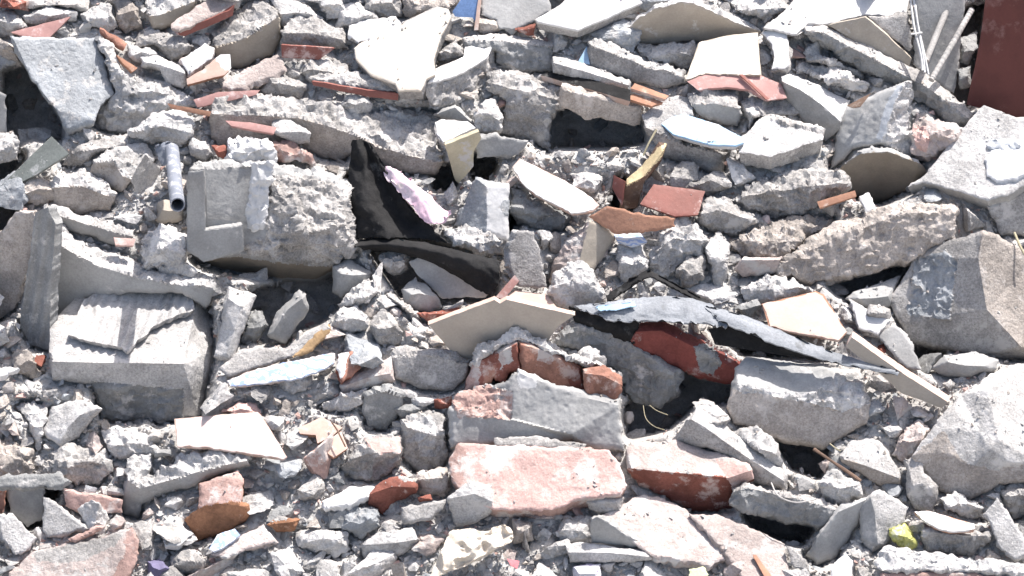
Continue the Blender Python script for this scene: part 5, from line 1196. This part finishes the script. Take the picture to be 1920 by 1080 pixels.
G = np.full(len(FLAT), -30.0)
for z_, lv in NEARZ:
    G[inside(FLAT, z_)] = lv
G = G.reshape(RH, RW)
FINE = (inside(FLAT, NEARZ[0][0]) | inside(FLAT, NEARZ[1][0]) | inside(FLAT, NEARZ[3][0])).reshape(RH, RW)      # pockets of small stones only
G = blur(G, 6)
VM = np.zeros(len(FLAT), bool)
for z_ in VOIDS:
    VM |= inside(FLAT, z_)
VM = VM.reshape(RH, RW)
G = np.where(VM, -230.0, G)
COV = DEPTH > -1e8
G2 = np.where(COV, np.minimum(G, DEPTH - 26), G)
# widen the pockets a little so that no soil pokes through the front of a piece
for _ in range(1):
    Pd = np.pad(np.where(COV | VM, G2, 1e9), 1, constant_values=1e9)
    mn = np.minimum.reduce([Pd[i:i + RH, j:j + RW] for i in range(3) for j in range(3)])
    G2 = np.minimum(G2, np.where(mn < 1e8, mn + 8, G2))
G3 = np.minimum(blur(G2, 2), G2 + 6)
rn = rough_noise(np.column_stack([FLAT, np.zeros(len(FLAT))]), 4).reshape(RH, RW)
G3 = G3 + np.where(COV, 0, 2.6) * rn
G3 = np.maximum(G3, -420)


def ground_at(u, v):
    iu = np.clip(((np.asarray(u) - RU0) / RS).astype(int), 0, RW - 1)
    iv = np.clip(((np.asarray(v) - RV0) / RS).astype(int), 0, RH - 1)
    return G3[iv, iu], COV[iv, iu], VM[iv, iu]


def place(P):
    """(u, v, d relative to the mean slope) -> world"""
    Z = np.array([slope_depth(v) for v in P[:, 1]]) - P[:, 2] * U
    return (CAM + Z[:, None] * (CF[None] + ((P[:, 0] - 960) / FPX)[:, None] * CR[None] - ((P[:, 1] - 540) / FPX)[:, None] * CU[None]))


gp = np.column_stack([FLAT, G3.ravel()])
gw = place(gp)
ix = np.arange(RH * RW).reshape(RH, RW)
q = np.stack([ix[:-1, :-1], ix[1:, :-1], ix[1:, 1:], ix[:-1, 1:]], -1).reshape(-1, 4)
bd = list(ix[0]) + list(ix[1:, -1]) + list(ix[-1, ::-1][1:]) + list(ix[::-1, 0][1:-1])
B = gw[bd]
cxy = B[:, :2].mean(0)
r1 = B.copy(); r1[:, :2] = cxy + (B[:, :2] - cxy) * 1.6; r1[:, 2] = np.minimum(B[:, 2] * 0.6, 0.5)
r2 = B.copy(); r2[:, :2] = cxy + (B[:, :2] - cxy) * 4.0; r2[:, 2] = 0.0
r3 = B.copy(); r3[:, :2] = cxy + (B[:, :2] - cxy) * 160.0; r3[:, 2] = 0.0
nb = len(bd); o = len(gw)
faces = [tuple(f) for f in q]
ringi = [bd, list(range(o, o + nb)), list(range(o + nb, o + 2 * nb)), list(range(o + 2 * nb, o + 3 * nb))]
for a_, b_ in zip(ringi[:-1], ringi[1:]):
    for i in range(nb):
        j = (i + 1) % nb
        faces.append((a_[i], a_[j], b_[j], b_[i]))
gob = link_mesh('ground', np.concatenate([gw, r1, r2, r3]), faces, ['dirt'], smooth_angle=0, base=np.zeros(3))
gob['kind'] = 'structure'


# ---- angular stones


def split4(v, f):
    """each triangle into four"""
    ed = np.sort(np.concatenate([f[:, [0, 1]], f[:, [1, 2]], f[:, [2, 0]]]), axis=1)
    un, inv = np.unique(ed, axis=0, return_inverse=True)
    inv = inv.ravel()
    mid = (v[un[:, 0]] + v[un[:, 1]]) / 2
    n = len(f); o = len(v)
    a, b, c = inv[:n] + o, inv[n:2 * n] + o, inv[2 * n:] + o
    nf = np.concatenate([np.stack([f[:, 0], a, c], 1), np.stack([a, f[:, 1], b], 1), np.stack([c, b, f[:, 2]], 1), np.stack([a, b, c], 1)])
    return np.concatenate([v, mid]), nf


def stone(r, sub, seed, flat=0.0):
    """an angular broken stone of radius r pixels, about the origin"""
    import bmesh
    rr = np.random.default_rng(seed)
    n = rr.integers(9, 15) if sub > 1 else rr.integers(7, 10)
    q = rr.normal(size=(n, 3))
    q = q / np.linalg.norm(q, axis=1, keepdims=True) * rr.uniform(0.75, 1.1, (n, 1))
    q = np.sign(q) * np.abs(q) ** rr.uniform(0.6, 1.0)
    q = q * np.array([rr.uniform(1.0, 1.55), rr.uniform(.75, 1.05), rr.uniform(.5, .85) * (1 - flat)])
    bm = bmesh.new()
    for p in q:
        bm.verts.new(p)
    ret = bmesh.ops.convex_hull(bm, input=bm.verts[:])
    loose = [g for g in ret['geom_interior'] if isinstance(g, bmesh.types.BMVert)]
    bmesh.ops.delete(bm, geom=loose, context='VERTS')
    bmesh.ops.triangulate(bm, faces=bm.faces[:])
    bm.verts.index_update()
    v = np.array([x.co[:] for x in bm.verts]); f = np.array([[y.index for y in x.verts] for x in bm.faces]); bm.free()
    a = rr.normal(size=(3, 3)); Q, _ = np.linalg.qr(a)
    if rr.random() < 0.6:                       # most lie on their broad side
        t = rr.uniform(0, 6.28); c, s = math.cos(t), math.sin(t)
        up = np.array([0, -0.75, 0.66]); ax = np.array([c, s * 0.66, s * 0.75]); ax /= np.linalg.norm(ax)
        Q = np.stack([ax, np.cross(up, ax), up], 0) + rr.normal(size=(3, 3)) * 0.12
        p = v @ Q
    else:
        p = v @ Q.T
    if np.linalg.det(Q) < 0:
        f = f[:, ::-1]
    p = p * (r * 0.95)
    for _ in range(sub):
        p, f = split4(p, f)
    if sub >= 3:
        N = p / np.linalg.norm(p, axis=1, keepdims=True)
        p = p + N * (rough_noise(p * 1.0 + seed * 13.1, seed % 11) * min(2.8, 0.5 + r * 0.06))[:, None]
    elif sub == 2:
        N = p / np.linalg.norm(p, axis=1, keepdims=True)
        p = p + N * (vnoise(p / (0.4 * r) + seed, 2) * 0.08 * r)[:, None]
    return p, f[:, ::-1]


AX = np.stack([CR, -CU, -CF])        # view axes as world vectors (u, v, d)


def stone_world(p, u, v, d):
    c = place(np.array([[u, v, d]]))[0]
    return c + (p @ AX) * U


# sizes: big loose lumps first, then smaller ones
rf_ = np.random.default_rng(99)
taken = []
cell = {}


def clear(u, v, r, k):
    for i in range(int(u // 60) - 1, int(u // 60) + 2):
        for j in range(int(v // 60) - 1, int(v // 60) + 2):
            for (a, b, s) in cell.get((i, j), ()):
                if (a - u) ** 2 + (b - v) ** 2 < (k * (s + r)) ** 2:
                    return False
    return True


def occupy(u, v, r):
    cell.setdefault((int(u // 60), int(v // 60)), []).append((u, v, r))


def covered_frac(u, v, r):
    a = np.linspace(0, 2 * math.pi, 9)[:-1]
    _, c, _ = ground_at(u + r * 0.7 * np.cos(a), v + r * 0.7 * np.sin(a))
    return c.mean()


SMALL = []
for rmin, rmax, tries in ((30, 46, 2600), (20, 30, 6500), (13, 20, 13000), (9.5, 13, 18000)):
    for _ in range(tries):
        u = rf_.uniform(-440, 2360); v = rf_.uniform(-420, 1480); r = rf_.uniform(rmin, rmax)
        g, c, vd = ground_at(u, v)
        if c or vd:
            continue
        if r > 17 and FINE[min(RH - 1, max(0, int((v - RV0) / RS))), min(RW - 1, max(0, int((u - RU0) / RS)))]:
            continue
        if covered_frac(u, v, r) > 0.4 or not clear(u, v, r, 0.80):
            continue
        occupy(u, v, r); SMALL.append((u, v, r))
inframe = [s for s in SMALL if -5 < s[0] < 1925 and -5 < s[1] < 1085]
print('loose stones', len(SMALL), 'in frame', len(inframe))

POOL = (['concrete'] * 4 + ['concrete_pale'] * 7 + ['concrete_warm'] * 3 + ['concrete_dark'] + ['concrete_blue'] * 2 + ['concrete_pink'])
WORD = dict(concrete='grey', concrete_pale='pale', concrete_warm='beige', concrete_dark='dark grey', concrete_blue='bluish grey',
            concrete_pink='pinkish', brick_red='red brick', brick_orange='orange brick', brick_dusty='dusty red brick', brick_pink='pink brick', clay_tile='clay')
LAND = [h for h in HEROES if h['ref']]
USED = {}


def where(u, v):
    best = None
    for h in LAND:
        P = h['poly']
        d = np.sqrt(((P - (u, v)) ** 2).sum(1).min())
        if best is None or d < best[0]:
            best = (d, h)
    d, h = best
    c = h['c']; lo, hi = h['poly'].min(0), h['poly'].max(0)
    x = -1 if u < lo[0] + 0.15 * (hi[0] - lo[0]) else (1 if u > hi[0] - 0.15 * (hi[0] - lo[0]) else 0)
    y = -1 if v < c[1] - 0.15 * (hi[1] - lo[1]) else (1 if v > c[1] + 0.15 * (hi[1] - lo[1]) else 0)
    if x == 0 and y == 0:
        y = 1 if v > c[1] else -1
    w_ = {(-1, -1): 'up and left of', (0, -1): 'just above', (1, -1): 'up and right of', (-1, 0): 'just left of', (1, 0): 'just right of',
          (-1, 1): 'down and left of', (0, 1): 'just below', (1, 1): 'down and right of'}[(x, y)]
    return d, w_, h['ref']


SHAPES = ('lump', 'stone', 'chip', 'fragment')
n_ind = 0
GRAVEL = []
for k, (u, v, r) in enumerate(sorted(SMALL, key=lambda s: -s[2])):
    infr = -5 < u < 1925 and -5 < v < 1085
    if not infr or n_ind >= 240 or r < 11:
        GRAVEL.append((u, v, r)); continue
    t = rf_.random()
    mat = rf_.choice(['brick_red', 'brick_dusty', 'brick_dusty', 'brick_pink']) if t < 0.03 else rf_.choice(POOL)
    d_, wd, ref = where(u, v)
    size = 'large' if r > 30 else 'middling' if r > 21 else 'small' if r > 15 else 'tiny'
    lab = None
    for mt in [mat] + [m_ for m_ in rf_.permutation(sorted(set(POOL)))]:
        cand = f"{size} {WORD[mt]} loose stone {wd} {ref}"
        if cand not in USED:
            lab, mat = cand, mt; break
    if lab is None:
        GRAVEL.append((u, v, r)); continue
    USED[lab] = 1
    sub = 4 if r > 24 else 3
    flat = rf_.choice([0, 0, 0.25, 0.5])
    p, f = stone(r, sub, 1000 + k, flat)
    g, _, _ = ground_at(u, v)
    ob = link_mesh('loose_stone', stone_world(p, u, v, float(g) + r * 0.35), f, [mat], smooth_angle=28)
    tag(ob, lab, 'stone', 'loose stones between the big pieces')
    n_ind += 1
print('individual stones', n_ind)

# ---- gravel: everything too small to count
for rmin, rmax, tries, kk in ((6.0, 9.5, 40000, 0.64), (2.6, 6.0, 150000, 0.62)):
    for _ in range(tries):
        u = rf_.uniform(-200, 2120); v = rf_.uniform(-180, 1260); r = rmin + (rmax - rmin) * rf_.random() ** 1.6
        g, c, vd = ground_at(u, v)
        if c or vd or not clear(u, v, r, kk):
            continue
        occupy(u, v, r); GRAVEL.append((u, v, r))
# stones lying deep in the dark holes
for _ in range(1500):
    u = rf_.uniform(-20, 1940); v = rf_.uniform(0, 1080); r = rf_.uniform(7, 24)
    g, c, vd = ground_at(u, v)
    if vd and not c and clear(u, v, r, 0.75):
        occupy(u, v, r); GRAVEL.append((u, v, r))
# fines drifted between everything
nfine = 0
pn = fbm(np.column_stack([FLAT / 60.0, np.full(len(FLAT), 3.3)]), 12, 3).reshape(RH, RW)
while nfine < 7000:
    u = rf_.uniform(-60, 1980); v = rf_.uniform(-60, 1140)
    g, c, vd = ground_at(u, v)
    if c or vd or pn[int((v - RV0) / RS), int((u - RU0) / RS)] < rf_.uniform(-0.7, 0.5):
        nfine += 0.2; continue
    GRAVEL.append((u, v, 1.6 + 3.2 * rf_.random() ** 2)); nfine += 1
gm = ['concrete', 'concrete_pale', 'concrete_warm', 'concrete_dark', 'concrete_blue', 'brick_dusty', 'brick_pink']
gpz = [0.17, 0.60, 0.10, 0.02, 0.05, 0.02, 0.04]
GV_, GF_, GM_, off = [], [], [], 0      # one object: nobody could count these


def add_small(p, f, W, m):
    global off
    GV_.append(W); GF_.append(f + off); GM_.append(np.full(len(f), m)); off += len(W)


LIB = [(stone(1.0, 0, 5000 + i)) for i in range(60)]
LIB2 = [(stone(1.0, 1, 6000 + i)) for i in range(80)]
for k, (u, v, r) in enumerate(GRAVEL):
    g, _, _ = ground_at(u, v)
    if r > 9.5:
        p, f = stone(r, 2 if r < 20 else 3, 9000 + k)
    else:
        p, f = LIB2[rf_.integers(80)] if r > 5 else LIB[rf_.integers(60)]
        p = p * r
        if rf_.random() < .5:
            p = p * np.array([-1, 1, 1]); f = f[:, ::-1]
    add_small(p, f, stone_world(p, u, v, float(g) + r * 0.5), rf_.choice(7, p=gpz))
ng = len(GRAVEL)
# crumbs lying on the up-facing sides of the big pieces
for h in HEROES:
    ob = h.get('crumb_ob', h['ob'])
    if ob.type != 'MESH':
        continue
    oloc = np.array(ob.parent.location if ob.parent else ob.location)
    nm = h['ob'].name
    if h.get('thin') or nm.startswith(('roofing', 'metal', 'wall_fragment', 'cloth', 'paper', 'rebar', 'grey_pipe')):
        continue
    me = ob.data
    n = len(me.polygons)
    nr = np.zeros(n * 3); me.polygons.foreach_get('normal', nr); nr = nr.reshape(-1, 3)
    ce = np.zeros(n * 3); me.polygons.foreach_get('center', ce); ce = ce.reshape(-1, 3)
    ar = np.zeros(n); me.polygons.foreach_get('area', ar)
    ok = (nr[:, 2] > 0.72)
    if ok.sum() < 20:
        continue
    tot = ar[ok].sum() / (U * U)
    wc = (ce + oloc) / U
    patch = np.clip(fbm(wc / 45.0, 3, 3) * 1.6 - 0.15, 0, 1) ** 1.5
    rough_ = nm.startswith(('concrete_lump', 'concrete_chunk', 'rubble', 'masonry', 'boulder', 'concrete_beam'))
    cnt = int(tot / (260 if rough_ else 900 if 'tile' not in nm else 4000))
    pr = ar * ok * (patch + (0.06 if rough_ else 0.0)); 
    if pr.sum() <= 0 or cnt < 1:
        continue
    pr = pr / pr.sum()
    for i in rf_.choice(n, cnt, p=pr):
        r = 1.1 + 3.6 * rf_.random() ** 3.0
        p, f = LIB[rf_.integers(60)]
        W = ce[i] + oloc + nr[i] * r * 0.25 * U + (p * r) @ AX * U
        add_small(p, f, W, rf_.choice([0, 1, 1, 1, 1, 2]))
gr = link_mesh('gravel', np.concatenate(GV_), np.concatenate(GF_), gm, np.concatenate(GM_), smooth_angle=0, base=np.zeros(3))
gr.data.polygons.foreach_set("use_smooth", np.zeros(len(gr.data.polygons), bool))
gr['kind'] = 'stuff'
gr['label'] = 'grey gravel, mortar crumbs and grit between and upon the pieces of rubble'
print('gravel', ng, 'faces', len(gr.data.polygons))

# ------------------------------------------------------------------ daylight
sun_dir = np.array([0.33, 0.30, 0.90]); sun_dir /= np.linalg.norm(sun_dir)
w = bpy.data.worlds.new("World"); scene.world = w; w.use_nodes = True
nt = w.node_tree
bg = nt.nodes['Background']
sky = nt.nodes.new('ShaderNodeTexSky'); sky.sky_type = 'NISHITA'; sky.sun_disc = False
sky.sun_elevation = math.asin(sun_dir[2]); sky.sun_rotation = math.atan2(sun_dir[0], sun_dir[1])
sky.air_density = 1.0; sky.dust_density = 4.0; sky.ozone_density = 1.0
nt.links.new(sky.outputs[0], bg.inputs[0]); bg.inputs[1].default_value = 0.118
sl = bpy.data.lights.new("sun", 'SUN'); sl.energy = 4.6; sl.angle = math.radians(0.5); sl.color = (1.0, 0.962, 0.925)
so = bpy.data.objects.new("sun", sl); COL.objects.link(so)
so.rotation_euler = Vector(sun_dir).to_track_quat('Z', 'Y').to_euler()
so.location = (1, 1, 5)
scene.view_settings.view_transform = 'Standard'
scene.view_settings.look = 'None'
scene.view_settings.exposure = 0.98
scene.view_settings.gamma = 1.0
scene.cycles.max_bounces = 6
scene.cycles.diffuse_bounces = 4
